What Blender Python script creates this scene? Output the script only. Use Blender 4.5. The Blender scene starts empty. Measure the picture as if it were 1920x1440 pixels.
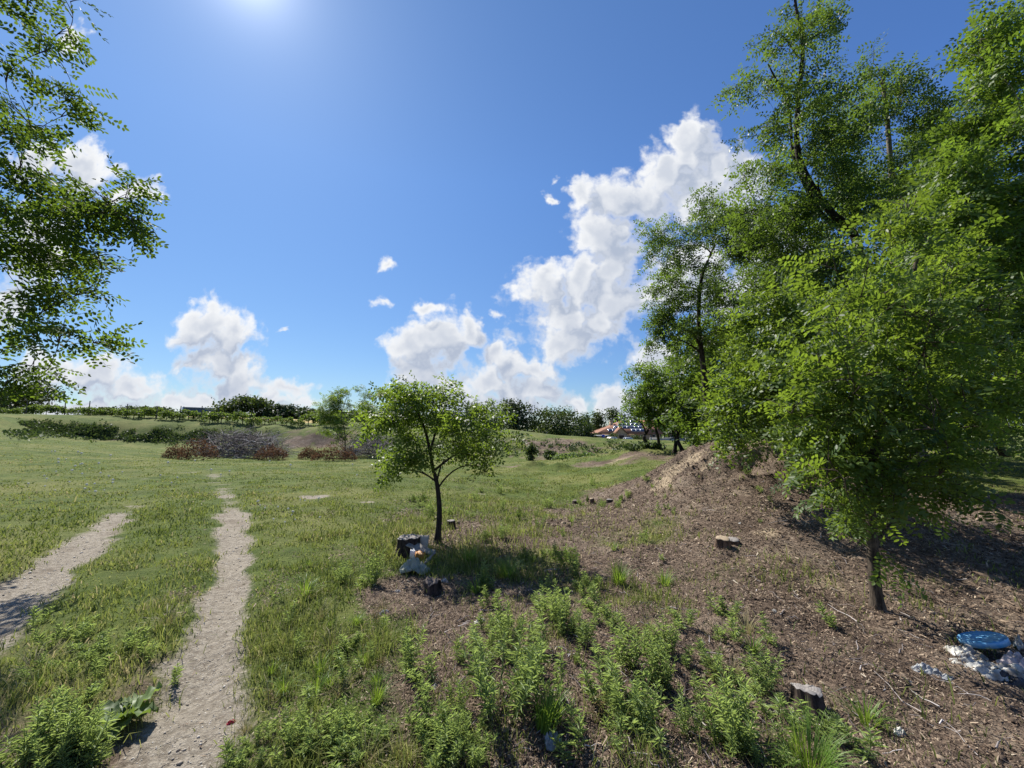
import bpy, math, random
import numpy as np
from mathutils import Vector
SC = bpy.context.scene
COL = SC.collection
rng = np.random.default_rng(7)
random.seed(7)
PI = math.pi

# ------------------------------------------------------------------ camera, sky, sun, exposure
EYE = 1.55; FPX = 730.0; PITCH = math.radians(6.25)
CP, SP = math.cos(PITCH), math.sin(PITCH)
cd = bpy.data.cameras.new("camera"); cam = bpy.data.objects.new("camera", cd); COL.objects.link(cam)
cd.sensor_fit = 'HORIZONTAL'; cd.sensor_width = 36; cd.lens = 36 * FPX / 1920
cd.clip_start = .05; cd.clip_end = 6000
cam.location = (0, 0, EYE); cam.rotation_euler = (PI / 2 + PITCH, 0, 0)
SC.camera = cam
SUN_EL = math.radians(47.3); SUN_AZ = math.radians(38.2)      # azimuth: to the left of straight ahead
SUN = Vector((-math.sin(SUN_AZ) * math.cos(SUN_EL), math.cos(SUN_AZ) * math.cos(SUN_EL), math.sin(SUN_EL)))
sd = bpy.data.lights.new("sun", 'SUN'); so = bpy.data.objects.new("sun", sd); COL.objects.link(so)
sd.energy = 5.0; sd.angle = math.radians(.53); sd.color = (1, .955, .88)
so.rotation_euler = SUN.to_track_quat('Z', 'Y').to_euler()
SC.view_settings.view_transform = 'Standard'; SC.view_settings.look = 'None'
SC.view_settings.exposure = 0.8; SC.view_settings.gamma = 1
SC.view_settings.use_curve_mapping = False
SC.cycles.max_bounces = 6; SC.cycles.diffuse_bounces = 3; SC.cycles.glossy_bounces = 2
SC.cycles.transmission_bounces = 4; SC.cycles.transparent_max_bounces = 4
SC.cycles.caustics_reflective = False; SC.cycles.caustics_refractive = False
SC.cycles.use_denoising = True


class NT:
    """small helper to write shader node trees as expressions"""
    def __init__(s, tree, dim='3D'): s.t = tree; s.dim = dim
    def n(s, typ, **kw):
        nd = s.t.nodes.new(typ)
        for k, v in kw.items(): setattr(nd, k, v)
        return nd
    def put(s, sock, v):
        if isinstance(v, bpy.types.NodeSocket): s.t.links.new(v, sock)
        else: sock.default_value = v
    def m(s, op, a, b=None, c=None, clamp=False):
        nd = s.n('ShaderNodeMath', operation=op); nd.use_clamp = clamp
        for i, v in enumerate((a, b, c)):
            if v is not None: s.put(nd.inputs[i], v)
        return nd.outputs[0]
    def vm(s, op, a, b=None, scale=None):
        nd = s.n('ShaderNodeVectorMath', operation=op); s.put(nd.inputs[0], a)
        if b is not None: s.put(nd.inputs[1], b)
        if scale is not None: s.put(nd.inputs['Scale'], scale)
        return nd.outputs['Value'] if op in ('LENGTH', 'DOT_PRODUCT', 'DISTANCE') else nd.outputs[0]
    def noise(s, vec, scale, detail=3, rough=.55, dist=0, col=False):
        nd = s.n('ShaderNodeTexNoise'); nd.noise_dimensions = s.dim; s.put(nd.inputs['Vector'], vec)
        nd.inputs['Scale'].default_value = scale; nd.inputs['Detail'].default_value = detail
        nd.inputs['Roughness'].default_value = rough; nd.inputs['Distortion'].default_value = dist
        return nd.outputs['Color' if col else 'Fac']
    def vor(s, vec, scale, detail=0, feature='F1', rnd=1):
        nd = s.n('ShaderNodeTexVoronoi', feature=feature); nd.voronoi_dimensions = s.dim; s.put(nd.inputs['Vector'], vec)
        nd.inputs['Scale'].default_value = scale; nd.inputs['Detail'].default_value = detail
        nd.inputs['Randomness'].default_value = rnd
        return nd
    def step(s, v, a, b, lo=0.0, hi=1.0, smooth=True):
        nd = s.n('ShaderNodeMapRange', interpolation_type='SMOOTHSTEP' if smooth else 'LINEAR')
        s.put(nd.inputs[0], v)
        for i, q in zip((1, 2, 3, 4), (a, b, lo, hi)): s.put(nd.inputs[i], q)
        return nd.outputs[0]
    def mix(s, f, a, b, blend='MIX'):
        nd = s.n('ShaderNodeMix', data_type='RGBA', blend_type=blend)
        s.put(nd.inputs[0], f)
        s.put(nd.inputs[6], a if isinstance(a, bpy.types.NodeSocket) else (*a, 1))
        s.put(nd.inputs[7], b if isinstance(b, bpy.types.NodeSocket) else (*b, 1))
        return nd.outputs[2]
    def ramp(s, f, stops):
        nd = s.n('ShaderNodeValToRGB'); s.put(nd.inputs[0], f)
        e = nd.color_ramp.elements
        while len(e) < len(stops): e.new(.5)
        for el, (p, c) in zip(e, stops): el.position = p; el.color = (*c, 1)
        return nd.outputs[0]


def PX(px, py, Y):
    """the point of the place that stands Y metres ahead on the line of sight through this pixel of the photograph"""
    a, b = (px - 960) / FPX, (720 - py) / FPX
    t = Y / (CP - b * SP)
    return np.array((a * t, Y, EYE + (SP + b * CP) * t))


# sky with cumulus clouds, placed by direction
world = bpy.data.worlds.new("World"); SC.world = world; world.use_nodes = True
wt = world.node_tree; wt.nodes.clear(); W = NT(wt)
sky = W.n('ShaderNodeTexSky', sky_type='NISHITA')
sky.sun_disc = False; sky.sun_elevation = SUN_EL; sky.sun_rotation = -SUN_AZ
sky.altitude = 100; sky.air_density = 1.0; sky.dust_density = .15; sky.ozone_density = 5.0
SKY_S = .080
CLOUDS = [  # px, py, half width, half height
    (1300, 268, 44, 62), (1262, 330, 62, 60), (1345, 315, 46, 55), (1320, 375, 80, 60), (1092, 362, 36, 34), (1150, 372, 55, 50), (1215, 370, 60, 62),
    (1120, 440, 62, 66), (1150, 505, 58, 62), (1085, 520, 62, 55), (1010, 540, 58, 46), (1060, 590, 90, 60), (1160, 570, 60, 52),
    (1050, 640, 82, 38), (1130, 610, 60, 45),
    (930, 662, 34, 40), (985, 690, 78, 34), (1000, 730, 66, 44), (920, 715, 60, 34),
    (775, 655, 46, 48), (822, 640, 62, 60), (872, 622, 36, 42), (790, 705, 66, 42), (808, 574, 34, 20), (860, 748, 60, 44), (930, 765, 90, 34),
    (378, 610, 58, 44), (430, 628, 55, 38), (425, 675, 76, 40), (445, 712, 66, 34), (340, 632, 44, 18), (362, 690, 28, 14), (540, 732, 44, 24), (500, 748, 60, 20),
    (170, 702, 84, 34), (255, 728, 80, 30), (350, 752, 110, 26), (90, 700, 70, 40), (130, 765, 240, 26), (450, 765, 160, 20),
    (150, 315, 84, 40), (245, 362, 54, 26), (70, 300, 70, 42), (60, 470, 60, 90), (20, 580, 40, 50),
    (713, 503, 17, 14), (710, 563, 20, 14), (1022, 368, 12, 13), (530, 611, 12, 5), (935, 595, 13, 12), (1040, 338, 9, 8),
    (1150, 757, 48, 34), (1080, 757, 26, 22), (1235, 690, 54, 44), (1250, 540, 70, 48), (1290, 500, 90, 46), (1390, 345, 56, 76), (1430, 430, 90, 60), (1380, 540, 120, 60),
    (1200, 760, 60, 30), (130, 70, 30, 26)]
cg = bpy.data.node_groups.new("cloud_field", 'ShaderNodeTree')
cg.interface.new_socket("P", in_out='INPUT', socket_type='NodeSocketVector')
cg.interface.new_socket("D", in_out='OUTPUT', socket_type='NodeSocketFloat')
cg.interface.new_socket("Soft", in_out='OUTPUT', socket_type='NodeSocketFloat')
K = NT(cg, '2D'); gi = K.n('NodeGroupInput'); go = K.n('NodeGroupOutput')
P0 = gi.outputs[0]
w1 = K.vm('SUBTRACT', K.noise(P0, 5.5, 2, col=True), (.5, .5, .5))
w2 = K.vm('SUBTRACT', K.noise(P0, 19, 3, .6, col=True), (.5, .5, .5))
Pw = K.vm('ADD', K.vm('ADD', P0, K.vm('SCALE', w1, scale=.11)), K.vm('SCALE', w2, scale=.05))
acc = None
for (px, py, rx, ry) in CLOUDS:
    a, b = (px - 960) / FPX, (720 - py) / FPX; fw = CP - b * SP
    c = (a / fw, (SP + b * CP) / fw, 0); r = (rx / FPX / fw, ry / FPX / fw / fw)
    v = K.vm('MULTIPLY', K.vm('SUBTRACT', Pw, c), (1 / r[0], 1 / r[1], 0))
    k = K.m('MULTIPLY', K.m('SUBTRACT', 1.30, K.vm('LENGTH', v)), min(1.0, .55 + .45 * ry / 40))
    acc = k if acc is None else K.m('SMOOTH_MAX', acc, k, .22)
puff = K.vor(Pw, 15, 2).outputs['Distance']
fb = K.noise(P0, 34, 5, .62)
fb2 = K.noise(P0, 9, 3, .6)
pf = K.m('SUBTRACT', .48, puff)
d0 = K.m('ADD', acc, K.m('MULTIPLY', K.m('SUBTRACT', fb2, .5), .75))
d = K.m('ADD', d0, K.m('MULTIPLY', pf, .50))
soft = K.m('ADD', K.m('ADD', d0, K.m('MULTIPLY', pf, .26)), K.m('MULTIPLY', K.m('SUBTRACT', fb, .5), .10))
d = K.m('ADD', d, K.m('MULTIPLY', K.m('SUBTRACT', fb, .5), .64))
cg.links.new(d, go.inputs[0]); cg.links.new(soft, go.inputs[1])
tc = W.n('ShaderNodeTexCoord'); sx = W.n('ShaderNodeSeparateXYZ'); W.put(sx.inputs[0], tc.outputs['Generated'])
yy = W.m('MAXIMUM', W.m('ABSOLUTE', sx.outputs[1]), .08)
cx = W.n('ShaderNodeCombineXYZ'); W.put(cx.inputs[0], W.m('DIVIDE', sx.outputs[0], yy)); W.put(cx.inputs[1], W.m('DIVIDE', sx.outputs[2], yy))
Pc = cx.outputs[0]
def field(p):
    g = W.n('ShaderNodeGroup'); g.node_tree = cg; W.put(g.inputs[0], p); return g.outputs
sunP = Vector((SUN.x / SUN.y, SUN.z / SUN.y, 0))
tow = W.vm('NORMALIZE', W.vm('SUBTRACT', tuple(sunP), Pc))
F1 = field(Pc); F2 = field(W.vm('ADD', Pc, W.vm('SCALE', tow, scale=.055)))
alpha = W.step(F1[0], -.06, .64)
lit = W.step(W.m('SUBTRACT', F1[1], F2[1]), -.30, .40)
thick = W.step(F1[1], .35, 1.3)
litf = W.m('MULTIPLY', lit, W.m('SUBTRACT', 1, W.m('MULTIPLY', thick, .66)))
thin = W.m('SUBTRACT', 1, W.step(F1[0], .1, .8))
litf = W.m('MAXIMUM', litf, W.m('MULTIPLY', thin, .8))
pz = W.n('ShaderNodeSeparateXYZ'); W.put(pz.inputs[0], Pc); litf = W.m('MULTIPLY', litf, W.step(pz.outputs[1], .03, .34, .78, 1.0))
ccol = W.mix(litf, (.262, .30, .375), (.565, .57, .575))
el = W.step(sx.outputs[2], .0, .55, 0, 1, False)
tintc = W.mix(el, (.585, .61, .60), (.76, .91, 1.01))
aur = W.m('MULTIPLY', W.m('SUBTRACT', 1, W.vm('DOT_PRODUCT', tc.outputs['Generated'], tuple(SUN))), 2)
aur = W.m('MULTIPLY', W.m('EXPONENT', W.m('MULTIPLY', W.m('SQRT', W.m('MAXIMUM', aur, 0)), -30)), 1.0)
away = W.m('SUBTRACT', 1, W.vm('DOT_PRODUCT', tc.outputs['Generated'], tuple(SUN)), clamp=True)
tintc = W.mix(1.0, tintc, W.mix(away, (1, 1, 1), (.84, .98, 1.30)), 'MULTIPLY')
skyc = W.vm('ADD', W.vm('MULTIPLY', W.vm('SCALE', sky.outputs[0], scale=SKY_S), tintc), W.vm('SCALE', (1, .99, .96), scale=aur))
fin = W.mix(alpha, skyc, ccol)
below = W.step(sx.outputs[2], -.02, .0)
bg = W.n('ShaderNodeBackground'); W.put(bg.inputs[0], W.mix(below, skyc, fin)); bg.inputs[1].default_value = 1.0
wo = W.n('ShaderNodeOutputWorld'); wt.links.new(bg.outputs[0], wo.inputs[0])
world.cycles.sampling_method = 'MANUAL'; world.cycles.sample_map_resolution = 512


# ------------------------------------------------------------------ mesh helpers
def A(x): return np.asarray(x, dtype=np.float64)

def mk(name, V, F, mat, parent=None, tint=None, smooth=False, loc=None, mi=None):
    """one mesh object; F is an (m,k) array or a list of such arrays; mat one material or a list with mi = index per face"""
    V = A(V).reshape(-1, 3)
    Fs = F if isinstance(F, list) and not isinstance(F[0], tuple) else [F]
    Fs = [np.asarray(f, dtype=np.int32) for f in Fs if len(f)]
    me = bpy.data.meshes.new(name)
    me.vertices.add(len(V)); me.vertices.foreach_set('co', V.astype(np.float32).ravel())
    li = np.concatenate([f.ravel() for f in Fs])
    tot = np.concatenate([np.full(len(f), f.shape[1], dtype=np.int32) for f in Fs])
    st = np.concatenate(([0], np.cumsum(tot)[:-1])).astype(np.int32)
    me.loops.add(len(li)); me.loops.foreach_set('vertex_index', li)
    me.polygons.add(len(tot)); me.polygons.foreach_set('loop_start', st)
    for m in (mat if isinstance(mat, list) else [mat]): me.materials.append(m)
    if mi is not None: me.polygons.foreach_set('material_index', np.asarray(mi, dtype=np.int32))
    if smooth: me.polygons.foreach_set('use_smooth', np.ones(len(tot), dtype=bool))
    if tint is not None:
        at = me.attributes.new('tint', 'FLOAT', 'POINT'); at.data.foreach_set('value', np.asarray(tint, dtype=np.float32))
    me.update(calc_edges=True); me.validate()
    o = bpy.data.objects.new(name, me); COL.objects.link(o)
    if parent is not None: o.parent = parent
    if loc is not None: o.location = tuple(loc)
    return o

def tag(o, label=None, cat=None, group=None, kind=None):
    if label: o['label'] = label
    if cat: o['category'] = cat
    if group: o['group'] = group
    if kind: o['kind'] = kind
    return o

def thing(name, label, cat, loc, rz=0, group=None):
    o = bpy.data.objects.new(name, None); COL.objects.link(o)
    o.location = tuple(loc); o.rotation_euler = (0, 0, rz); o.empty_display_size = .2
    return tag(o, label, cat, group)

def copy_tree(o, parent=None):
    c = o.copy(); COL.objects.link(c)
    if parent is not None: c.parent = parent
    for ch in list(o.children): copy_tree(ch, c)
    return c

class MB:
    """collects shapes into one mesh"""
    def __init__(s): s.v = []; s.f = {3: [], 4: []}; s.n = 0
    def add(s, V, F):
        V = A(V).reshape(-1, 3); F = np.asarray(F, dtype=np.int64)
        s.v.append(V); s.f[F.shape[1]].append(F + s.n); s.n += len(V); return s
    def box(s, c, d, rz=0, ry=0, rx=0):
        x, y, z = d[0] / 2, d[1] / 2, d[2] / 2
        V = A([(i * x, j * y, k * z) for k in (-1, 1) for j in (-1, 1) for i in (-1, 1)])
        V = rot(V, rx, ry, rz) + A(c)
        return s.add(V, [(0, 2, 3, 1), (4, 5, 7, 6), (0, 1, 5, 4), (2, 6, 7, 3), (0, 4, 6, 2), (1, 3, 7, 5)])
    def tube(s, pts, rad, k=6, cap=False):
        V, F = tubes([(pts, rad)], k); s.add(V, F)
        return s
    def build(s, name, mat, parent=None, **kw):
        return mk(name, np.concatenate(s.v), [np.concatenate(x) for x in s.f.values() if x], mat, parent, **kw)

def rot(V, rx=0, ry=0, rz=0):
    c, q = math.cos(rx), math.sin(rx); V = V @ A([(1, 0, 0), (0, c, q), (0, -q, c)])
    c, q = math.cos(ry), math.sin(ry); V = V @ A([(c, 0, -q), (0, 1, 0), (q, 0, c)])
    c, q = math.cos(rz), math.sin(rz); return V @ A([(c, q, 0), (-q, c, 0), (0, 0, 1)])

def unit(v): return v / np.maximum(np.linalg.norm(v, axis=-1, keepdims=True), 1e-9)

def tubes(lst, k=5):
    """lst of (points (n,3), radii (n)) -> vertices and quads of closed-ended tapering tubes"""
    Vs, Fs, n0 = [], [], 0
    ang = np.arange(k) * 2 * PI / k
    for pts, rad in lst:
        pts = A(pts); rad = np.broadcast_to(A(rad), (len(pts),)); n = len(pts)
        tg = unit(np.gradient(pts, axis=0))
        ref = np.where(np.abs(tg[:, 2:3]) > .9, A([[1, 0, 0]]), A([[0, 0, 1]]))
        s = unit(np.cross(tg, ref)); u = np.cross(s, tg)
        V = pts[:, None, :] + rad[:, None, None] * (np.cos(ang)[None, :, None] * s[:, None, :] + np.sin(ang)[None, :, None] * u[:, None, :])
        Vs.append(V.reshape(-1, 3))
        i = np.arange(n - 1)[:, None] * k; j = np.arange(k)[None, :]; j2 = (j + 1) % k
        Fs.append(np.stack((i + j, i + j2, i + k + j2, i + k + j), -1).reshape(-1, 4) + n0); n0 += n * k
    return np.concatenate(Vs), np.concatenate(Fs)

def bez(p0, p1, p2, n):
    t = np.linspace(0, 1, n)[:, None]
    return (1 - t) ** 2 * p0 + 2 * t * (1 - t) * p1 + t * t * p2

def catmull(P, n=6):
    P = A(P); Q = np.vstack((2 * P[0] - P[1], P, 2 * P[-1] - P[-2])); out = []
    for i in range(1, len(Q) - 2):
        t = np.linspace(0, 1, n, endpoint=False)[:, None]
        a, b, c, d = Q[i - 1], Q[i], Q[i + 1], Q[i + 2]
        out.append(.5 * (2 * b + (c - a) * t + (2 * a - 5 * b + 4 * c - d) * t ** 2 + (3 * b - a - 3 * c + d) * t ** 3))
    return np.vstack(out + [P[-1:]])

_tab = np.random.default_rng(3).random((256, 256))
def vnoise(x, y):
    xi = np.floor(x).astype(int); yi = np.floor(y).astype(int); fx = x - xi; fy = y - yi
    fx = fx * fx * (3 - 2 * fx); fy = fy * fy * (3 - 2 * fy)
    g = lambda i, j: _tab[i & 255, j & 255]
    return (g(xi, yi) * (1 - fx) + g(xi + 1, yi) * fx) * (1 - fy) + (g(xi, yi + 1) * (1 - fx) + g(xi + 1, yi + 1) * fx) * fy
def fbm(x, y, f, o=4, gain=.5):
    s = 0; a = 1; t = 0
    for i in range(o):
        s = s + a * (vnoise(x * f + 17.3 * i, y * f + 9.1 * i) - .5); t += a; a *= gain; f *= 2.03
    return s / t * 2


# ------------------------------------------------------------------ terrain
CT = [(1900, 1430, 2.1), (1860, 1210, 3.4), (1645, 1140, 3.9), (1500, 1250, 2.9), (1400, 1130, 3.9), (1200, 1130, 3.9), (1000, 1130, 3.85),
      (820, 1010, 6.3), (600, 1010, 6.0), (435, 1000, 6.1), (190, 1000, 6.0), (40, 1105, 3.9), (0, 1000, 6), (0, 900, 10.9), (300, 900, 12),
      (600, 900, 12.7), (820, 900, 13.8), (1000, 950, 10), (1000, 900, 16), (1100, 900, 15), (1180, 940, 9.7), (0, 840, 18.7), (0, 783, 40),
      (0, 810, 28), (100, 812, 43.6), (100, 789, 45), (200, 823, 45.6), (200, 796, 47), (300, 826, 46.6), (300, 800, 48), (400, 828, 47.4), (400, 802, 49),
      (500, 830, 47), (500, 804, 49), (600, 836, 46.8), (600, 807, 49), (700, 840, 45.5), (700, 812, 48), (850, 850, 40), (850, 819, 46),
      (960, 858, 36.5), (960, 825, 41), (1100, 856, 35), (1100, 827, 39.5), (1200, 845, 30), (1200, 830, 38), (1280, 842, 24), (1280, 835, 34),
      (330, 862, 24), (520, 862, 24.5), (700, 862, 24.5), (100, 862, 16.6), (150, 840, 23), (900, 878, 22), (1040, 878, 21), (1150, 870, 20),
      (1200, 880, 15), (1200, 860, 20), (1250, 850, 22),
      (1320, 846, 10), (1400, 850, 9.6), (1480, 862, 9), (1560, 885, 8.3), (1640, 915, 7.6), (1250, 890, 9.7), (1200, 930, 9.8), (1300, 930, 8),
      (1400, 930, 7.2), (1360, 1015, 5.6), (1200, 1010, 6.3), (1500, 1000, 5.6), (1600, 1000, 5.5),
      (1900, 940, 9.5), (1800, 1000, 6.5), (1750, 1100, 4.5), (1900, 1080, 4.85), (1900, 905, 11)]
CT += [(1150, 957, 9.0), (1135, 932, 10.9), (1212, 905, 9.9), (1090, 965, 8.4), (1275, 862, 9.9), (1345, 843, 9.9), (1440, 852, 9.3)]
CW = [(x, y, 0) for x in (-4, -1.5, 1) for y in (-2, 0, 2)] + [(-1.5, 3.5, 0), (1, 3.2, 0), (3, 0, -.08), (3, 2, -.12), (-4, 3, .02),
      (5.3, 13, -.1), (7, 12, .05), (9, 11, 0), (3.6, 13.5, -.3), (8, 16, .25), (12, 18, .3), (8, 22, .35), (30, 30, .3), (40, 10, .2), (15, 12, .05), (15, 5, -.1),
      (-70, 62, 2.9), (-90, 80, 3.7), (-55, 80, 3.3), (-30, 60, 2.0), (-30, 80, 2.4), (0, 60, 1.1), (10, 60, -.3), (30, 60, -1), (25, 110, -3.0), (50, 110, -3.0), (20, 70, -1.3), (38, 70, -1.3), (12, 60, -.7), (0, 110, -1), (-40, 110, 3.2), (-100, 110, 4.4),
      (-100, 50, 3.2), (0, 400, 0), (-300, 300, 3), (300, 300, -2), (300, 0, 0), (-300, 0, 3), (0, -300, 0), (-20, -5, .3), (-15, 5, .2), (20, 0, 0), (0, -10, 0),
      (0, 1500, 0), (1500, 0, 0), (-1500, 0, 0), (0, -1500, 0)]
CPTS = np.vstack([PX(*c) for c in CT] + [A(c) for c in CW])
RC = .55
def _phi(P, Q): return np.sqrt((P[:, None, 0] - Q[None, :, 0]) ** 2 + (P[:, None, 1] - Q[None, :, 1]) ** 2 + RC * RC)
_M = _phi(CPTS, CPTS); _n = len(CPTS)
_S = np.zeros((_n + 1, _n + 1)); _S[:_n, :_n] = _M + np.eye(_n) * -.02; _S[:_n, _n] = 1; _S[_n, :_n] = 1
_w = np.linalg.solve(_S, np.append(CPTS[:, 2], 0))
def hbase(x, y):
    x = A(x).ravel(); y = A(y).ravel(); out = np.empty(len(x))
    for i in range(0, len(x), 60000):
        q = np.stack((x[i:i + 60000], y[i:i + 60000]), -1); out[i:i + 60000] = _phi(q, CPTS) @ _w[:_n] + _w[_n]
    return out

# masks on the ground, interpolated in (bearing, log distance)
def lp(x, y): return np.stack((np.arctan2(x, y), np.log(np.maximum(np.hypot(x, y), .3)) * .75), -1)
def cast(px, py, hf=None, ymax=160):
    hf = hf or hbase
    Y = np.geomspace(.8, ymax, 900); a, b = (px - 960) / FPX, (720 - py) / FPX
    t = Y / (CP - b * SP); X = a * t; Z = EYE + (SP + b * CP) * t
    k = np.nonzero(Z <= hf(X, Y))[0]
    i = k[0] if len(k) else len(Y) - 1
    return np.array((X[i], Y[i], Z[i]))
SOIL = [(250, 1300, .6), (480, 1330, .4), (300, 1250, .45), (260, 1400, .65), (460, 1400, .4), (340, 1180, .35), (320, 1120, .25), (470, 1250, .25), (450, 850, 0), (550, 850, 0), (350, 845, 0), (250, 845, 0), (500, 838, 0), (600, 846, 0), (700, 838, .1), (780, 850, .05), (850, 835, .2), (750, 820, .2), (600, 806, 0), (500, 803, 0), (700, 811, 0), (400, 801, 0), (200, 795, 0), (1000, 822.3, .05), (1100, 823.3, .05), (920, 862, 0), (1050, 866, 0), (960, 845, .3), (1100, 838, .55), (880, 866, 0), (760, 870, 0), (650, 868, 0), (450, 868, 0), (1080, 885, .05), (400, 818, .1), (200, 812, .15), (800, 880, 0), (1010, 890, 0), (100, 1000, 0), (20, 880, 0), (300, 880, 0), (500, 900, .05), (600, 1000, .05), (700, 930, .1), (600, 1150, .12), (520, 1250, .06), (560, 1400, .12), (660, 1330, .3), (760, 1120, .95),
        (830, 1180, .9), (720, 1200, .6), (720, 1280, .5), (700, 1400, .45), (790, 1400, .6), (850, 1000, .65), (740, 1040, .5), (700, 1010, .35), (900, 955, .3), (960, 990, .5), (1000, 955, .45), (1000, 925, .05), (960, 940, .15), (820, 930, .15),
        (1100, 965, .7), (1180, 938, .65), (1250, 885, .95), (1310, 858, .95), (1190, 890, .15), (1100, 905, .05), (1275, 843, .3), (1400, 1000, 1), (1500, 1200, 1),
        (1700, 1300, 1), (1900, 1400, 1), (1100, 1050, .8), (1000, 1040, .5), (1010, 1150, .7), (900, 1100, .65), (900, 1060, .4), (1060, 1300, .85), (1200, 1300, .9), (1120, 1400, .85),
        (900, 1400, .6), (1300, 1400, .8), (1480, 1420, .75), (1050, 835, .75), (1000, 830, .7), (1150, 850, .35), (1120, 872, .55), (1190, 862, .5), (980, 874, .5), (1040, 876, .4),
        (1000, 900, .0), (600, 824, .95), (560, 822, .8), (640, 826, .9), (480, 816, .25), (700, 850, .05), (240, 812, .3), (300, 815, .2), (120, 800, .15), (1850, 945, .8), (1900, 938, .9), (1840, 920, .1), (1900, 908, .0), (1860, 900, 0), (1800, 975, .8), (1700, 900, .5), (1450, 860, .95), (1600, 900, .9),
        (300, 1200, .1), (200, 1300, .35), (100, 1250, .3), (60, 1400, .5), (200, 1150, .1), (300, 1100, .05), (330, 1000, 0), (880, 850, .1), (1130, 826, .2), (1230, 830, .1)]
_sp = np.vstack([cast(s[0], s[1]) for s in SOIL]); _sl = lp(_sp[:, 0], _sp[:, 1]); _sv = A([s[2] for s in SOIL])
def soil_raw(x, y):
    q = lp(A(x).ravel(), A(y).ravel()); out = np.empty(len(q))
    for i in range(0, len(q), 60000):
        d2 = ((q[i:i + 60000, None, :] - _sl[None]) ** 2).sum(-1) + .0004; w = d2 ** -1.7
        out[i:i + 60000] = (w * _sv).sum(1) / w.sum(1)
    return out
TRK_R = [(392, 868, 60, .25), (405, 900, 66, .45), (430, 940, 60, .55), (438, 962, 66, .8), (437, 1000, 72, .92), (436, 1050, 78, .95), (430, 1100, 92, 1), (420, 1150, 106, 1), (405, 1200, 122, 1),
         (392, 1260, 152, .95), (380, 1310, 166, .88), (360, 1370, 178, .82), (340, 1440, 192, .8), (310, 1560, 210, .75)]
TRK_L = [(262, 885, 50, .2), (250, 920, 60, .35), (236, 955, 60, .4), (210, 980, 62, .8), (170, 1015, 76, .92), (110, 1060, 96, .95), (40, 1108, 112, .95), (-60, 1170, 130, .95), (-200, 1260, 210, 1)]
def track(T):
    P = np.vstack([cast(t[0], t[1]) for t in T])
    wd = A([t[2] / FPX * np.linalg.norm(p - A((0, 0, EYE))) for t, p in zip(T, P)]) * .5
    return P, wd, A([t[3] for t in T])
_tr = [track(TRK_R), track(TRK_L)]
def path_raw(x, y):
    x = A(x).ravel(); y = A(y).ravel(); out = np.zeros(len(x))
    sel = np.nonzero((np.hypot(x, y) < 22) & (y > -3) & (x < 1))[0]
    if not len(sel): return out
    px, py = x[sel], y[sel]; res = np.zeros(len(sel))
    for P, wd, st in _tr:
        for i in range(len(P) - 1):
            a, b = P[i, :2], P[i + 1, :2]; ab = b - a
            t = np.clip(((px - a[0]) * ab[0] + (py - a[1]) * ab[1]) / (ab @ ab), 0, 1)
            dd = np.hypot(px - a[0] - t * ab[0], py - a[1] - t * ab[1])
            ww = wd[i] * (1 - t) + wd[i + 1] * t; ss = st[i] * (1 - t) + st[i + 1] * t
            res = np.maximum(res, np.clip(1.12 - dd / np.maximum(ww * .92, .05), 0, 1) * ss)
    for c, a_, b_, w_ in SPOTS: res = np.maximum(res, w_ * np.clip(1.4 - np.hypot((px - c[0]) / a_, (py - c[1]) / b_), 0, 1))
    out[sel] = res; return out
SPOTS = [(cast(585, 931), .36, .30, .8), (cast(688, 939), .26, .2, .7), (cast(232, 975), .3, .25, .6), (cast(365, 885), .5, .6, .5), (cast(905, 925), .3, .2, .6)]
def soil(x, y): return np.clip(soil_raw(x, y) + .38 * fbm(x, y, 1.3, 4) + .22 * fbm(x, y, .35, 2), 0, 1)
def path(x, y):
    p = path_raw(x, y); return np.clip(np.where(p > 0, p + .42 * fbm(x, y, 2.2, 4), 0), 0, 1)
MOUND = [PX(1320, 846, 10), PX(1400, 870, 9.2), PX(1480, 890, 8.4), PX(1330, 920, 8.6)]
HUMPS = [(cast(1000, 880), .42, .8), (cast(1048, 880), .30, .6), (cast(975, 884), .22, .5), (cast(1190, 866), .3, .9), (cast(655, 972), .07, .12), (cast(718, 990), .08, .16), (cast(580, 985), .05, .10), (cast(760, 975), .07, .14)]
def H(x, y):
    x = A(x).ravel(); y = A(y).ravel(); r = np.hypot(x, y); s = np.clip(soil_raw(x, y), 0, 1)
    amp = np.clip(r / 6, .5, 6)
    h = hbase(x, y) + .035 * fbm(x, y, .8, 4) * (1 + 1.3 * s) + .022 * fbm(x, y, 3.6, 4) * (.5 + 2.2 * s) + np.where(r < 16, .034 * (np.abs(fbm(x, y, 5.2, 3)) - .2) * s, 0)
    h += np.where(r > 14, .055 * fbm(x, y, .55, 3) * np.clip((r - 14) / 20, 0, 1), 0)
    for c, w_ in zip(MOUND, (1.1, 1.1, 1.0, .9)): h += .13 * np.exp(-((x - c[0]) ** 2 + (y - c[1]) ** 2) / w_ ** 2) * (.35 + 1.6 * np.abs(fbm(x, y, 1.5, 4)) + .9 * fbm(x, y, 4.5, 3))
    for c, a_, w_ in HUMPS: h += a_ * np.exp(-((x - c[0]) ** 2 + 1.6 * (y - c[1]) ** 2) / w_ ** 2) * (1 + .5 * fbm(x, y, 1.6, 3))
    return h - .06 * np.clip(path_raw(x, y), 0, 1)
def G(px, py): return cast(px, py, H)
def ground(p): return np.array((p[0], p[1], H([p[0]], [p[1]])[0]))

def axis(c, ext, n, a):
    lo, hi = math.asinh((-ext - c) / a), math.asinh((ext - c) / a)
    return c + a * np.sinh(np.linspace(lo, hi, n))


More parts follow.
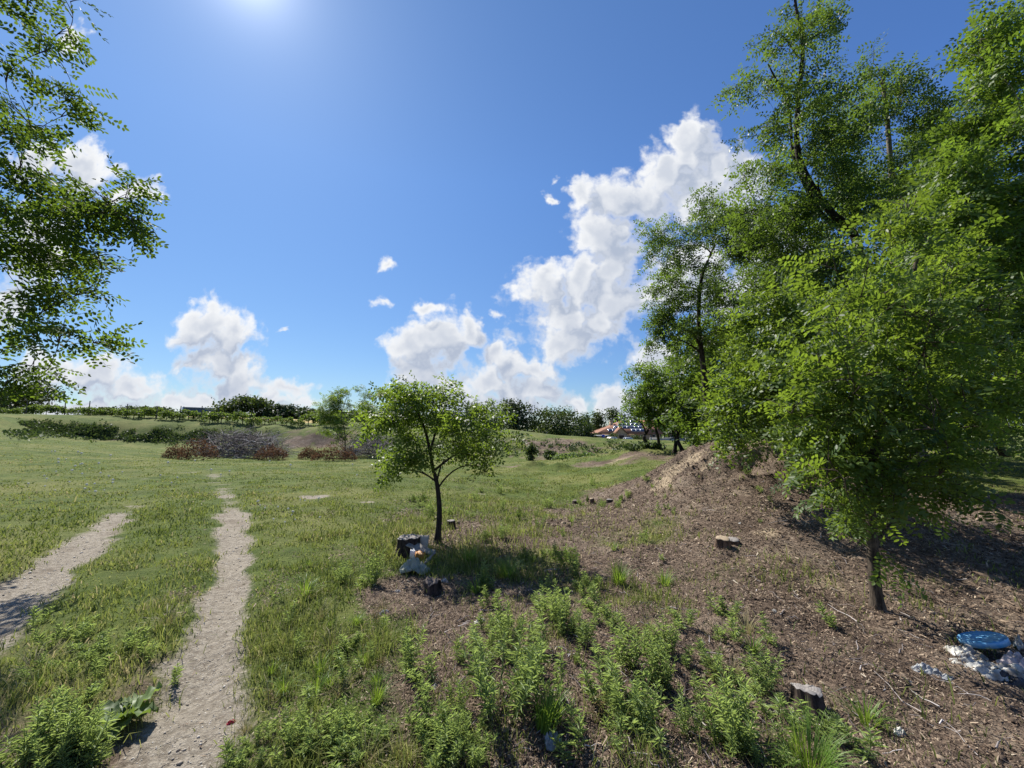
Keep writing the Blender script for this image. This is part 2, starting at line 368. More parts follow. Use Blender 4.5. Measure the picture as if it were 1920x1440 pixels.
# ------------------------------------------------------------------ materials
def mat(name):
    m = bpy.data.materials.new(name); m.use_nodes = True; t = m.node_tree; t.nodes.clear()
    return m, NT(t), t.nodes.new('ShaderNodeOutputMaterial')
def pbsdf(N, out, col, rough=.8, spec=.3, **kw):
    b = N.n('ShaderNodeBsdfPrincipled'); N.put(b.inputs['Base Color'], col if isinstance(col, bpy.types.NodeSocket) else (*col, 1))
    N.put(b.inputs['Roughness'], rough); b.inputs['Specular IOR Level'].default_value = spec
    for k, v in kw.items(): N.put(b.inputs[k.replace('_', ' ')], v)
    N.t.links.new(b.outputs[0], out.inputs[0]); return b
def bump(N, h, strength=.4, dist=.02):
    b = N.n('ShaderNodeBump'); N.put(b.inputs['Height'], h); b.inputs['Strength'].default_value = strength; b.inputs['Distance'].default_value = dist
    return b.outputs[0]
def simple(name, c1, c2=None, scale=8, rough=.8, spec=.3, metal=0, bmp=0, detail=4):
    m, N, o = mat(name); tcn = N.n('ShaderNodeTexCoord').outputs['Object']
    f = N.noise(tcn, scale, detail, .6); c2 = c2 or tuple(x * .7 for x in c1)
    b = pbsdf(N, o, N.mix(N.step(f, .3, .7), c1, c2), rough, spec); b.inputs['Metallic'].default_value = metal
    if bmp: N.put(b.inputs['Normal'], bump(N, f, .6, bmp))
    return m
def leafmat(name, c_dark, c_light, trans, tmix=.45, rough=.5, spec=.35):
    """leaf: reflects its own green and lets yellow-green light through; each leaf its own tint"""
    m, N, o = mat(name)
    at = N.n('ShaderNodeAttribute', attribute_name='tint').outputs['Fac']
    col = N.mix(at, c_dark, c_light)
    b = N.n('ShaderNodeBsdfPrincipled'); N.put(b.inputs['Base Color'], col); b.inputs['Roughness'].default_value = rough
    b.inputs['Specular IOR Level'].default_value = spec
    tr = N.n('ShaderNodeBsdfTranslucent'); N.put(tr.inputs[0], N.mix(at, tuple(x * .6 for x in trans), trans))
    mx = N.n('ShaderNodeMixShader'); mx.inputs[0].default_value = tmix
    N.t.links.new(b.outputs[0], mx.inputs[1]); N.t.links.new(tr.outputs[0], mx.inputs[2]); N.t.links.new(mx.outputs[0], o.inputs[0])
    return m
def tintmat(name, stops, rough=.85, spec=.2, tmix=0):
    m, N, o = mat(name); at = N.n('ShaderNodeAttribute', attribute_name='tint').outputs['Fac']
    col = N.ramp(at, stops); b = pbsdf(N, o, col, rough, spec)
    if tmix:
        tr = N.n('ShaderNodeBsdfTranslucent'); N.put(tr.inputs[0], col); mx = N.n('ShaderNodeMixShader'); mx.inputs[0].default_value = tmix
        N.t.links.new(b.outputs[0], mx.inputs[1]); N.t.links.new(tr.outputs[0], mx.inputs[2]); N.t.links.new(mx.outputs[0], o.inputs[0])
    return m

M = {}
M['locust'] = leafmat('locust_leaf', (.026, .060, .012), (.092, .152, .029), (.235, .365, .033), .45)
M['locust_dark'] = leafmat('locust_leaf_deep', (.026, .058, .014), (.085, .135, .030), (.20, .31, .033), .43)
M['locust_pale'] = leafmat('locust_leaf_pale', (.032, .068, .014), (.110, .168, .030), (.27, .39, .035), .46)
M['locust_shade'] = leafmat('locust_leaf_shade', (.020, .044, .011), (.065, .108, .024), (.19, .29, .025), .44, .65, .12)  # darker copy of the locust leaf, backlit shade put into its colours
M['far_leaf'] = leafmat('far_leaf', (.028, .052, .014), (.07, .105, .024), (.13, .19, .025), .3, .6)
M['far_dark'] = leafmat('far_dark_leaf', (.017, .036, .012), (.042, .072, .019), (.07, .11, .016), .25, .6)
M['bank_weed'] = leafmat('bank_weed_leaf', (.035, .06, .02), (.085, .12, .035), (.10, .15, .03), .3, .6)
M['vine_leaf'] = leafmat('vine_leaf', (.04, .075, .015), (.10, .15, .03), (.22, .32, .04), .4, .6)
M['weed'] = leafmat('weed_leaf', (.145, .205, .10), (.31, .41, .14), (.42, .54, .13), .44, .45)
M['weed_dark'] = leafmat('weed_leaf_dark', (.08, .13, .045), (.17, .245, .07), (.26, .37, .07), .42, .5)
M['weed_dry'] = leafmat('weed_leaf_dry', (.12, .10, .05), (.30, .24, .12), (.30, .24, .10), .35, .7); M['tuft_dry'] = leafmat('tuft_blade_dry', (.14, .14, .05), (.36, .31, .15), (.34, .30, .12), .35, .6)
M['burdock'] = leafmat('burdock_leaf', (.09, .14, .05), (.16, .22, .08), (.25, .36, .05), .4, .5)
M['tuft'] = leafmat('tuft_blade', (.065, .14, .022), (.17, .27, .045), (.32, .46, .05), .42, .5)
M['grass'] = tintmat('grass_blade', [(0, (.08, .115, .024)), (.32, (.165, .205, .040)), (.6, (.255, .285, .066)), (.8, (.31, .295, .11)), (1, (.42, .35, .19))], .6, .25, .46)
M['litter'] = tintmat('dry_litter', [(0, (.038, .026, .019)), (.35, (.115, .078, .054)), (.65, (.225, .165, .115)), (.87, (.38, .30, .21)), (1, (.58, .51, .39))], .8, .2)
M['pebble'] = tintmat('pebble', [(0, (.26, .22, .17)), (.5, (.40, .355, .29)), (1, (.66, .62, .54))], .8, .25)
M['rust_leaf'] = tintmat('dead_leaf', [(0, (.05, .027, .016)), (.5, (.135, .07, .038)), (1, (.25, .145, .08))], .85, .1, .3)
M['stick'] = tintmat('dead_stick', [(0, (.035, .029, .029)), (.45, (.14, .12, .115)), (.8, (.34, .305, .29)), (1, (.62, .57, .53))], .85, .15)

def barkmat(name, c1, c2, sc=1):
    m, N, o = mat(name); tcn = N.n('ShaderNodeTexCoord').outputs['Object']
    mp = N.n('ShaderNodeMapping'); N.put(mp.inputs[0], tcn); mp.inputs['Scale'].default_value = (38 * sc, 38 * sc, 7 * sc)
    f = N.noise(mp.outputs[0], 1, 6, .65, .6); g = N.noise(tcn, 6, 3)
    col = N.mix(N.step(f, .36, .66), c2, c1); col = N.mix(N.step(g, .5, .75), col, tuple(x * 1.35 for x in c1))
    b = pbsdf(N, o, col, .9, .15); N.put(b.inputs['Normal'], bump(N, f, .8, .012)); return m
M['bark'] = barkmat('locust_bark', (.105, .082, .06), (.03, .023, .018))
M['bark_dark'] = barkmat('dark_bark', (.05, .04, .032), (.018, .014, .012))
M['bark_grey'] = barkmat('grey_bark', (.20, .175, .145), (.075, .06, .05))


# ------------------------------------------------------------------ ground
gx = axis(.6, 1500, 640, 2.0); gy = np.union1d(axis(4.2, 1500, 680, 2.2), np.concatenate((np.arange(34, 50, .22), np.arange(9, 25, .3))))
XX, YY = np.meshgrid(gx, gy); xf, yf = XX.ravel(), YY.ravel()
zz = H(xf, yf)
nx, ny = len(gx), len(gy)
ii = (np.arange(ny - 1)[:, None] * nx + np.arange(nx - 1)[None]).ravel()
gm, N, o = mat('ground_cover'); 
tcn = N.n('ShaderNodeTexCoord').outputs['Object']
at = N.n('ShaderNodeAttribute', attribute_name='cover'); sc_ = N.n('ShaderNodeSeparateColor'); N.put(sc_.inputs[0], at.outputs['Color'])
n_big = N.noise(tcn, .35, 4, .6); n_mid = N.noise(tcn, 2.2, 5, .6); n_fine = N.noise(tcn, 22, 6, .7); n_vf = N.noise(tcn, 95, 4, .7)
def edge(v, amt=.5): return N.step(N.m('ADD', v, N.m('MULTIPLY', N.m('SUBTRACT', N.m('ADD', N.m('MULTIPLY', n_fine, .6), N.m('MULTIPLY', n_mid, .4)), .5), amt)), .34, .62)
grs = N.mix(N.step(n_mid, .35, .68), (.056, .082, .018), (.105, .135, .031))
grs = N.mix(N.step(n_big, .42, .66), grs, (.15, .155, .05))
grs = N.mix(N.m('MULTIPLY', N.step(n_fine, .55, .75), .7), grs, (.17, .15, .075))
grs = N.mix(N.m('MULTIPLY', N.step(n_fine, .52, .30), .6), grs, (.03, .05, .012))
sl = N.mix(N.step(n_fine, .36, .64), (.062, .045, .034), (.20, .148, .108))
sl = N.mix(N.m('MULTIPLY', N.step(n_mid, .5, .72), .55), sl, (.27, .215, .16))
sl = N.mix(N.m('MULTIPLY', N.step(n_vf, .60, .74), .75), sl, (.30, .22, .145))
snd = N.mix(N.step(n_fine, .38, .62), (.20, .15, .10), (.40, .32, .215))
alp = at.outputs['Alpha']
damp = N.noise(tcn, .9, 3, .6); sl = N.mix(N.m('MULTIPLY', N.step(damp, .50, .36), .55), sl, (.055, .038, .028)); sl = N.mix(N.m('MULTIPLY', N.step(damp, .54, .68), .5), sl, (.25, .20, .15))
sl = N.mix(N.step(N.m('ADD', alp, N.m('MULTIPLY', N.m('SUBTRACT', n_mid, .5), 1.3)), .45, .75), sl, snd)
pv = N.vor(tcn, 46); pth = N.mix(N.step(n_fine, .35, .66), (.19, .162, .125), (.335, .295, .235))
pth = N.mix(N.m('MULTIPLY', N.step(N.n('ShaderNodeSeparateColor').outputs[0] if False else pv.outputs['Distance'], .30, .12), .55), pth, (.46, .42, .35))
pth = N.mix(N.m('MULTIPLY', N.step(n_mid, .52, .70), .6), pth, (.145, .115, .085))
gc = N.mix(edge(sc_.outputs[0]), grs, sl)
gc = N.mix(N.step(N.m('ADD', sc_.outputs[2], N.m('MULTIPLY', N.m('SUBTRACT', n_mid, .5), .6)), .35, .65), gc, (.42, .31, .13))
gc = N.mix(edge(sc_.outputs[1], .7), gc, pth)
b = pbsdf(N, o, gc, .95, .1)
hh = N.m('ADD', N.m('MULTIPLY', n_fine, 1.0), N.m('MULTIPLY', n_vf, .5))
N.put(b.inputs['Normal'], bump(N, hh, .9, .03))
gobj = mk('ground', np.stack((xf, yf, zz), -1), np.stack((ii, ii + 1, ii + nx + 1, ii + nx), -1), gm, smooth=True)
tag(gobj, kind='structure')
so_, pa_ = soil(xf, yf), path(xf, yf)
dry = np.clip(1 - np.abs(yf - 66) / 14, 0, 1) * (xf < -22) * np.clip((-xf - 22) / 12, 0, 1)
_q = lp(xf, yf); _mc = [cast(*p) for p in ((1300, 868), (1250, 900), (1340, 880), (1420, 870), (1240, 930), (1300, 960), (1160, 866), (1520, 890), (1560, 1100), (1480, 1030), (1590, 1085), (1700, 1350), (1440, 1005), (1540, 1150), (1330, 1120), (1420, 930))]
sand = np.zeros(len(xf))
for c, w in zip(_mc, (.7, .8, .66, .62, .62, .5, .7, .6, .72, .6, .66, .6, .62, .6, .45, .5)):
    l = lp(c[0:1], c[1:2])[0]; sand = np.maximum(sand, w * np.exp(-((_q - l) ** 2).sum(1) / .0022))
ca = gobj.data.attributes.new('cover', 'FLOAT_COLOR', 'POINT')
ca.data.foreach_set('color', np.stack((so_, pa_, dry, sand), -1).astype(np.float32).ravel())


# ------------------------------------------------------------------ grass, litter, pebbles (what nobody could count)
def polar_pts(n, r0, r1, half=.99, seed=1, c=0.0):
    g = np.random.default_rng(seed); th = g.uniform(-half, half, n) + c; r = np.exp(g.uniform(math.log(r0), math.log(r1), n))
    return np.sin(th) * r, np.cos(th) * r, r, g

def blades(x, y, r, h, w, lean, g, tint):
    n = len(x); z = H(x, y) - .006
    az = g.uniform(0, 2 * PI, n); fx, fy = np.cos(az), np.sin(az)
    bd = g.uniform(0, 2 * PI, n); lx, ly = np.cos(bd) * lean, np.sin(bd) * lean
    V = np.empty((n, 5, 3))
    V[:, 0] = np.stack((x - fx * w, y - fy * w, z), -1); V[:, 1] = np.stack((x + fx * w, y + fy * w, z), -1)
    mx, my, mz = x + lx * h * .35, y + ly * h * .35, z + h * .6
    V[:, 2] = np.stack((mx + fx * w * .75, my + fy * w * .75, mz), -1); V[:, 3] = np.stack((mx - fx * w * .75, my - fy * w * .75, mz), -1)
    V[:, 4] = np.stack((x + lx * h, y + ly * h, z + h * np.clip(1 - lean * .35, .5, 1)), -1)
    o = np.arange(n)[:, None] * 5
    Q = o + np.array([[0, 1, 2, 3]]); T = o + np.array([[3, 2, 4]])
    return V.reshape(-1, 3), [Q, T], np.repeat(tint, 5)

x, y, r, g = polar_pts(620000, 1.35, 46, seed=11)
so1 = soil(x, y); pa1 = path(x, y)
patch = .75 * fbm(x, y, 1.7, 3) + .45 * fbm(x, y, 6.5, 2); pch2 = fbm(x, y, .5, 2)
keep = g.random(len(x)) < np.clip(1.3 - 1.75 * so1, .035, 1) * np.clip(1.1 - 1.5 * pa1, 0.012, 1) * np.clip(.60 + 1.1 * patch, .16, 1)
x, y, r, so1, patch, pch2 = x[keep], y[keep], r[keep], so1[keep], patch[keep], pch2[keep]
n = len(x)
hh_ = g.lognormal(-2.85, .42, n) * (1 + 1.15 * np.clip(patch, -.6, 1)) * np.clip(1.15 - r / 26, .42, 1)
_t = cast(840, 1000); dt = np.hypot(x - _t[0], y - _t[1]); hh_ *= 1 + 1.5 * np.exp(-(dt / 1.5) ** 2)
_t2 = cast(650, 1130); dt = np.hypot(x - _t2[0], y - _t2[1]); hh_ *= 1 + .5 * np.exp(-(dt / .8) ** 2)
hh_ *= np.where(x < -1.2, .8, 1.0)
ww_ = g.uniform(.0014, .0028, n) * np.clip(r / 2.6, 1, 9)
tint = np.clip(g.beta(2.2, 3.2, n) * .9 + .16 * patch + .30 * np.clip(pch2, -.5, .7) + .22 * fbm(x * .45, y, .33, 3) + .15 * (so1 > .35) * g.random(n) + (g.random(n) < .10) * .35, 0, 1)
V, F, T = blades(x, y, r, hh_, ww_, g.uniform(.1, 1.1, n), g, tint)
tag(mk('grass', V, F, M['grass'], tint=T), 'short uneven green grass with dry blades over the field', 'grass', kind='stuff')

x, y, r, g = polar_pts(380000, 1.3, 17, seed=12, c=.25, half=.95)
so1 = soil(x, y); pa1 = path(x, y)
keep = g.random(len(x)) < np.clip(1.6 * so1 - .25, .02, 1) * np.clip(1 - pa1 * 1.9, .03, 1)
x, y, r = x[keep], y[keep], r[keep]; n = len(x)
L = g.lognormal(-4.4, .6, n) * np.clip(r / 4, 1, 2.4); wd = g.uniform(.0008, .0030, n) * np.clip(r / 3, 1, 3)
az = g.uniform(0, 2 * PI, n); dx, dy = np.cos(az), np.sin(az); tl = g.normal(.1, .32, n); z = H(x, y) + g.uniform(.001, .012, n)
V = np.empty((n, 4, 3))
for k, (a_, b_) in enumerate(((-1, -1), (1, -1), (1, 1), (-1, 1))):
    V[:, k] = np.stack((x + dx * L * a_ * .5 - dy * wd * b_, y + dy * L * a_ * .5 + dx * wd * b_, z + tl * L * (a_ + 1) * .5 + wd * b_ * g.normal(0, .8, n)), -1)
tag(mk('bark_litter', V.reshape(-1, 3), np.arange(n * 4).reshape(-1, 4), M['litter'], tint=np.repeat(np.clip(g.beta(1.6, 2.3, n), 0, 1), 4)),
    'brown bark chips, twigs and straw strewn over the bare soil', 'litter', kind='stuff')

x, y, r, g = polar_pts(26000, 1.4, 14, seed=14, c=.35, half=.8)
so1 = soil(x, y); pa1 = path(x, y); keep = g.random(len(x)) < np.clip(so1 * 1.5 - .55, 0, 1) * np.clip(1 - 2 * pa1, 0, 1) * np.clip(.35 + 1.6 * fbm(x, y, 1.1, 3), .03, 1)
x, y, r = x[keep], y[keep], r[keep]; n = len(x); s = g.lognormal(-4.85, .5, n) * np.clip(r / 4, 1, 2); z = H(x, y) + s * .12
U = unit(A([(1, 0, 0), (.5, .8, .1), (-.5, .85, 0), (-1, 0, .1), (-.5, -.85, 0), (.5, -.8, .1), (.1, 0, .8), (.45, .5, .6), (-.5, .4, .6), (0, -.6, .6)]))
CF = A([(0, 1, 7), (1, 2, 7), (2, 8, 7), (2, 3, 8), (3, 4, 8), (4, 9, 8), (4, 5, 9), (5, 0, 9), (0, 7, 9), (7, 6, 9), (7, 8, 6), (8, 9, 6)]).astype(int)
V = U[None] * s[:, None, None] * g.uniform(.6, 1.4, (n, 10, 1)) * A((1, 1, .75)); rz = g.uniform(0, 6.28, n); c_, s_ = np.cos(rz), np.sin(rz)
V = np.stack((V[..., 0] * c_[:, None] - V[..., 1] * s_[:, None], V[..., 0] * s_[:, None] + V[..., 1] * c_[:, None], V[..., 2]), -1) + np.stack((x, y, z), -1)[:, None]
M['clod'] = tintmat('soil_clod', [(0, (.05, .036, .027)), (.5, (.13, .095, .068)), (1, (.27, .215, .155))], .95, .1)
tag(mk('soil_clods', V.reshape(-1, 3), (np.arange(n)[:, None, None] * 10 + CF[None]).reshape(-1, 3), M['clod'], tint=np.repeat(g.random(n), 10)), 'crumbled brown clods of earth lying on the bare soil and mound', 'clods', kind='stuff')
x, y, r, g = polar_pts(1300, 1.7, 12, seed=15, c=.4, half=.75); keep = soil(x, y) > .55; x, y = x[keep], y[keep]; L = []
for i in range(len(x)):
    a_ = g.uniform(0, PI); l_ = g.lognormal(-2.3, .5); q = np.linspace(-.5, .5, 4); xs = x[i] + np.cos(a_) * l_ * q + g.normal(0, .006, 4); ys = y[i] + np.sin(a_) * l_ * q + g.normal(0, .006, 4)
    L.append((np.stack((xs, ys, H(xs, ys) + .006 + np.abs(g.normal(0, .012, 4))), -1), np.linspace(1, .5, 4) * g.uniform(.0015, .0045)))
V, F = tubes(L, 4); tag(mk('fallen_twigs', V, F, M['stick'], tint=np.repeat(g.random(len(L)), 16)), 'thin dry fallen twigs scattered over the bare soil', 'twigs', kind='stuff')

x, y, r, g = polar_pts(90000, 1.4, 11, seed=13, c=-.45, half=.6)
pa1 = path(x, y); keep = g.random(len(x)) < np.clip(pa1 * 1.2 - .35, 0, 1) * .5
x, y, r = x[keep], y[keep], r[keep]; n = len(x); s = g.lognormal(-5.75, .45, n) * np.clip(r / 3.5, 1, 1.8)
z = H(x, y) + s * .25
O = A([(1, 0, 0), (0, 1, 0), (-1, 0, 0), (0, -1, 0), (0, 0, .7), (0, 0, -.7)])
rz = g.uniform(0, PI, n); c_, s_ = np.cos(rz), np.sin(rz); st = g.uniform(.6, 1.3, (n, 3))
V = O[None] * s[:, None, None] * st[:, None, :]
V = np.stack((V[..., 0] * c_[:, None] - V[..., 1] * s_[:, None], V[..., 0] * s_[:, None] + V[..., 1] * c_[:, None], V[..., 2]), -1) + np.stack((x, y, z), -1)[:, None]
F = A([(0, 1, 4), (1, 2, 4), (2, 3, 4), (3, 0, 4), (1, 0, 5), (2, 1, 5), (3, 2, 5), (0, 3, 5)]).astype(int)
tag(mk('gravel', V.reshape(-1, 3), (np.arange(n)[:, None, None] * 6 + F[None]).reshape(-1, 3), M['pebble'], tint=np.repeat(g.random(n), 6)),
    'pale small gravel pressed into the wheel tracks', 'gravel', kind='stuff')


# ------------------------------------------------------------------ leaves and trees
def leaflet(hexa):
    if hexa: return A([(0, 0, 0), (.38, .28, .06), (.40, .68, .05), (0, 1, -.05), (-.40, .68, .05), (-.38, .28, .06)]), [(0, 1, 2, 3), (0, 3, 4, 5)]
    return A([(0, 0, 0), (.44, .5, .08), (0, 1, -.04), (-.44, .5, .08)]), [(0, 1, 2, 3)]
def pinnate(pairs, ll, lw, hexa, seed):
    """a compound leaf of unit length along +y"""
    g = np.random.default_rng(seed); LV, LF = leaflet(hexa); V, F = [], []; n0 = 0; k = len(LV)
    for i in range(pairs * 2 + 1):
        end = i == pairs * 2; y = .16 + .80 * ((i // 2) / max(pairs - 1, 1)) if not end else .98
        sgn = 0 if end else (1 if i % 2 else -1)
        an = 0 if end else sgn * math.radians(g.uniform(55, 82)); l = ll * g.uniform(.8, 1.1) * (1 if .1 < y < .85 else .85)
        v = LV * A((lw, l, ll * .5)); tw = g.normal(0, .35); v = rot(v, g.normal(-.12, .25), tw, 0); v = rot(v, 0, 0, -an)
        v = v + A((sgn * .012, y, -.16 * y * y)); V.append(v); F += [tuple(n0 + q for q in f) for f in LF]; n0 += k
    return np.vstack(V), np.asarray(F)
LEAF = {'near': [pinnate(6, .25, .125, True, s) for s in range(4)], 'mid': [pinnate(4, .33, .16, False, s) for s in range(4)], 'far': [pinnate(3, .46, .22, False, s) for s in range(4)],
        'frond': [pinnate(7, .19, .105, True, s + 9) for s in range(4)], 'blob': [(A([(0, 0, 0), (.36, .35, .1), (.28, .8, .0), (0, 1, -.1), (-.3, .75, .05), (-.38, .3, .1)]), np.asarray([(0, 1, 2, 3), (0, 3, 4, 5)])),
                 (A([(0, 0, 0), (.3, .5, .15), (0, 1, 0), (-.34, .45, .1)]), np.asarray([(0, 1, 2, 3)]))]}

def place_leaves(kind, P, D, Nn, S, g, tint):
    """copies of the leaf shapes at points P, pointing along D with upper side Nn, size S, all in one foliage mesh"""
    Vs, Fs, Ts = [], [], []; n0 = 0; T = LEAF[kind]; pick = g.integers(0, len(T), len(P))
    D = unit(D); X = unit(np.cross(D, Nn)); Z = np.cross(X, D)
    for k, (LV, LF) in enumerate(T):
        s = np.nonzero(pick == k)[0]
        if not len(s): continue
        V = P[s, None] + S[s, None, None] * (LV[None, :, 0:1] * X[s, None] + LV[None, :, 1:2] * D[s, None] + LV[None, :, 2:3] * Z[s, None])
        Vs.append(V.reshape(-1, 3)); Fs.append((np.arange(len(s))[:, None, None] * len(LV) + LF[None]).reshape(-1, 4) + n0)
        Ts.append(np.repeat(tint[s], len(LV))); n0 += len(s) * len(LV)
    return np.concatenate(Vs), np.concatenate(Fs), np.concatenate(Ts)

DENS = .62
def tree(name, label, trunk, r0, regions, kind, leaf_len, mleaf, mbark, seed, twigs=14, per=9, clump=.5, group=None, cat='tree', droop=.35,
         tiptop=.35, flat=1.15, wood=True, extra=(), trunk_sides=10, lim=1.0, dens=1.0):
    """trunk: world points from the ground up; regions: (px,py,Y, rx_px, ry_px, depth_m, n clumps) of the crown"""
    g = np.random.default_rng(seed)
    T = catmull(A(trunk), 8); base = T[0].copy(); base[2] = H([base[0]], [base[1]])[0] ; T[0, 2] = base[2] - .12
    seg = np.concatenate(([0], np.cumsum(np.linalg.norm(np.diff(T, axis=0), axis=1)))); q = seg / seg[-1]
    R = r0 * (1 - (1 - tiptop) * q ** .8); R[0] *= 1.6; R[1] *= 1.28; R[2] *= 1.1
    fat = [(T, R)]; thin = []
    for tr2, rr in extra:
        t2 = catmull(A(tr2), 6); fat.append((t2, np.linspace(rr, rr * .3, len(t2))))
    nodes = np.vstack([f[0][2:] for f in fat]); nr = np.concatenate([f[1][2:] for f in fat]); nd = np.vstack([unit(np.gradient(f[0], axis=0))[2:] for f in fat])
    C = []
    for (px, py, Y, rx, ry, dY, n) in regions:
        for _ in range(n):
            a = g.uniform(0, 2 * PI); rr = math.sqrt(g.random()); 
            C.append(PX(px + rx * rr * math.cos(a), py + ry * rr * math.sin(a), Y + dY * g.uniform(-1, 1)))
    C = A(C); C = C[np.argsort(np.linalg.norm(C - (T[len(T) // 2]), axis=1))]
    lp_, ld_, ln_, ls_, lt_ = [], [], [], [], []
    for c in C:
        d = c - nodes; ds = np.linalg.norm(d, axis=1)
        j = np.argmin(ds + np.clip(nodes[:, 2] - c[2] + .35 * ds, 0, None) * 1.6)
        a = nodes[j]; L = ds[j]
        ctrl = a + nd[j] * L * .25 + (c - a) * .35 + A((0, 0, .12 * L)) + g.normal(0, .06 * L, 3)
        br = bez(a, ctrl, c, 9); rb = min(nr[j] * .72, .012 * lim + .014 * L * lim)
        rad = np.linspace(rb, max(rb * .28, .0035 * lim), 9); fat.append((br, rad)) if rb > .02 else thin.append((br, rad))
        nodes = np.vstack((nodes, br[2:])); nr = np.concatenate((nr, rad[2:])); nd = np.vstack((nd, unit(np.gradient(br, axis=0))[2:]))
        nt = max(3, int(twigs * DENS * dens * g.uniform(.35, 1.6))); cr = clump * g.uniform(.7, 1.3); ct = g.uniform(-.16, .16)
        dr = unit(g.normal(size=(nt, 3)) + A((0, 0, .45))); e = c + dr * A((1, 1, flat)) * cr * (g.random((nt, 1)) ** .45)
        s0 = br[g.integers(4, 9, nt)]
        mid = (s0 + e) / 2 + A((0, 0, .14)) * np.linalg.norm(e - s0, axis=1, keepdims=True) + g.normal(0, .05 * cr, (nt, 3))
        for k in range(nt):
            if k % 2 == 0 or kind in ('near', 'frond'): thin.append((bez(s0[k], mid[k], e[k], 5), np.linspace(.005, .002, 5) * lim))
        t = np.linspace(.28, 1.0, per)[None, :, None] + g.uniform(-.03, .03, (nt, per, 1))
        p = (1 - t) ** 2 * s0[:, None] + 2 * t * (1 - t) * mid[:, None] + t * t * e[:, None]
        tg = unit(2 * (1 - t) * (mid - s0)[:, None] + 2 * t * (e - mid)[:, None])
        sd_ = unit(np.cross(tg, A((0, 0, 1.0)) + g.normal(0, .25, tg.shape))) * np.where(np.arange(per) % 2, 1, -1)[None, :, None]
        D = unit(.6 * tg + .85 * sd_ + g.normal(0, .33, tg.shape) + A((0, 0, -droop)))
        lp_.append(p.reshape(-1, 3)); ld_.append(D.reshape(-1, 3)); ln_.append((A((0, 0, 1.0)) + g.normal(0, .75, D.shape)).reshape(-1, 3))
        ls_.append(leaf_len * 1.12 * g.uniform(.62, 1.15, nt * per)); lt_.append(np.clip(g.beta(2, 2, nt * per) + ct, 0, 1))
    root = thing(name, label, cat, base, group=group)
    V, F = tubes(fat, trunk_sides); Vt, Ft = tubes(thin, 4) if thin else (np.zeros((0, 3)), np.zeros((0, 4), int))
    mk('trunk', np.vstack((V, Vt)) - base, np.vstack((F, Ft + len(V))), mbark, root, smooth=True)
    V, F, Tt = place_leaves(kind, np.vstack(lp_), np.vstack(ld_), np.vstack(ln_), np.concatenate(ls_), g, np.concatenate(lt_))
    mk('crown', V - base, F, mleaf, root, tint=Tt)
    return root

def gp(px, py): return G(px, py)
def at_xy(x, y): return ground((x, y))

# the young locust in the middle of the picture
b0 = G(820, 1018); Y0 = b0[1]
tree('locust_sapling', 'small young locust tree with thin bare stem standing beside the rubbish and stump', [b0, PX(824, 960, Y0), PX(819, 905, Y0), PX(812, 880, Y0 + .02), PX(806, 845, Y0), PX(795, 800, Y0), PX(775, 760, Y0 - .05)], .052,
     [(770, 790, Y0, 90, 40, .8, 11), (840, 800, Y0, 90, 40, .9, 9), (820, 755, Y0, 60, 24, .5, 6), (745, 758, Y0, 45, 26, .5, 4), (700, 790, Y0, 50, 28, .5, 4), (770, 735, Y0, 30, 14, .3, 2), (840, 733, Y0, 16, 12, .2, 2),
      (885, 850, Y0, 55, 30, .8, 7), (770, 862, Y0, 50, 28, .7, 5), (730, 880, Y0, 20, 14, .4, 2), (905, 770, Y0, 16, 18, .3, 2), (930, 820, Y0, 40, 22, .5, 4), (920, 880, Y0, 26, 18, .4, 2), (950, 808, Y0, 16, 14, .3, 1)],
     'mid', .195, M['locust_pale'], M['bark_dark'], 21, twigs=11, per=8, clump=.29, tiptop=.25, lim=.7, droop=.25, dens=.58,
     extra=[([PX(814, 882, Y0), PX(840, 862, Y0 - .1), PX(866, 845, Y0 - .2)], .02), ([PX(806, 850, Y0), PX(815, 815, Y0 + .1), PX(825, 770, Y0 + .15)], .022)])
b1 = G(648, 858)
tree('locust_sapling', 'young bushy locust beside the pale brush pile, partly behind the small bare stemmed locust', [b1, PX(646, 810, b1[1]), PX(640, 780, b1[1]), PX(650, 745, b1[1])], .07,
     [(645, 790, b1[1], 55, 32, 1.2, 20), (640, 752, b1[1], 34, 18, .8, 11), (690, 790, b1[1], 34, 30, 1, 12), (676, 732, b1[1], 9, 14, .3, 2), (612, 760, b1[1], 16, 12, .5, 2), (700, 750, b1[1], 30, 14, .6, 3), (625, 812, b1[1], 24, 14, .6, 3)],
     'mid', .40, M['locust_pale'], M['bark_grey'], 22, twigs=13, per=8, clump=.85, lim=1.2, dens=1.0)

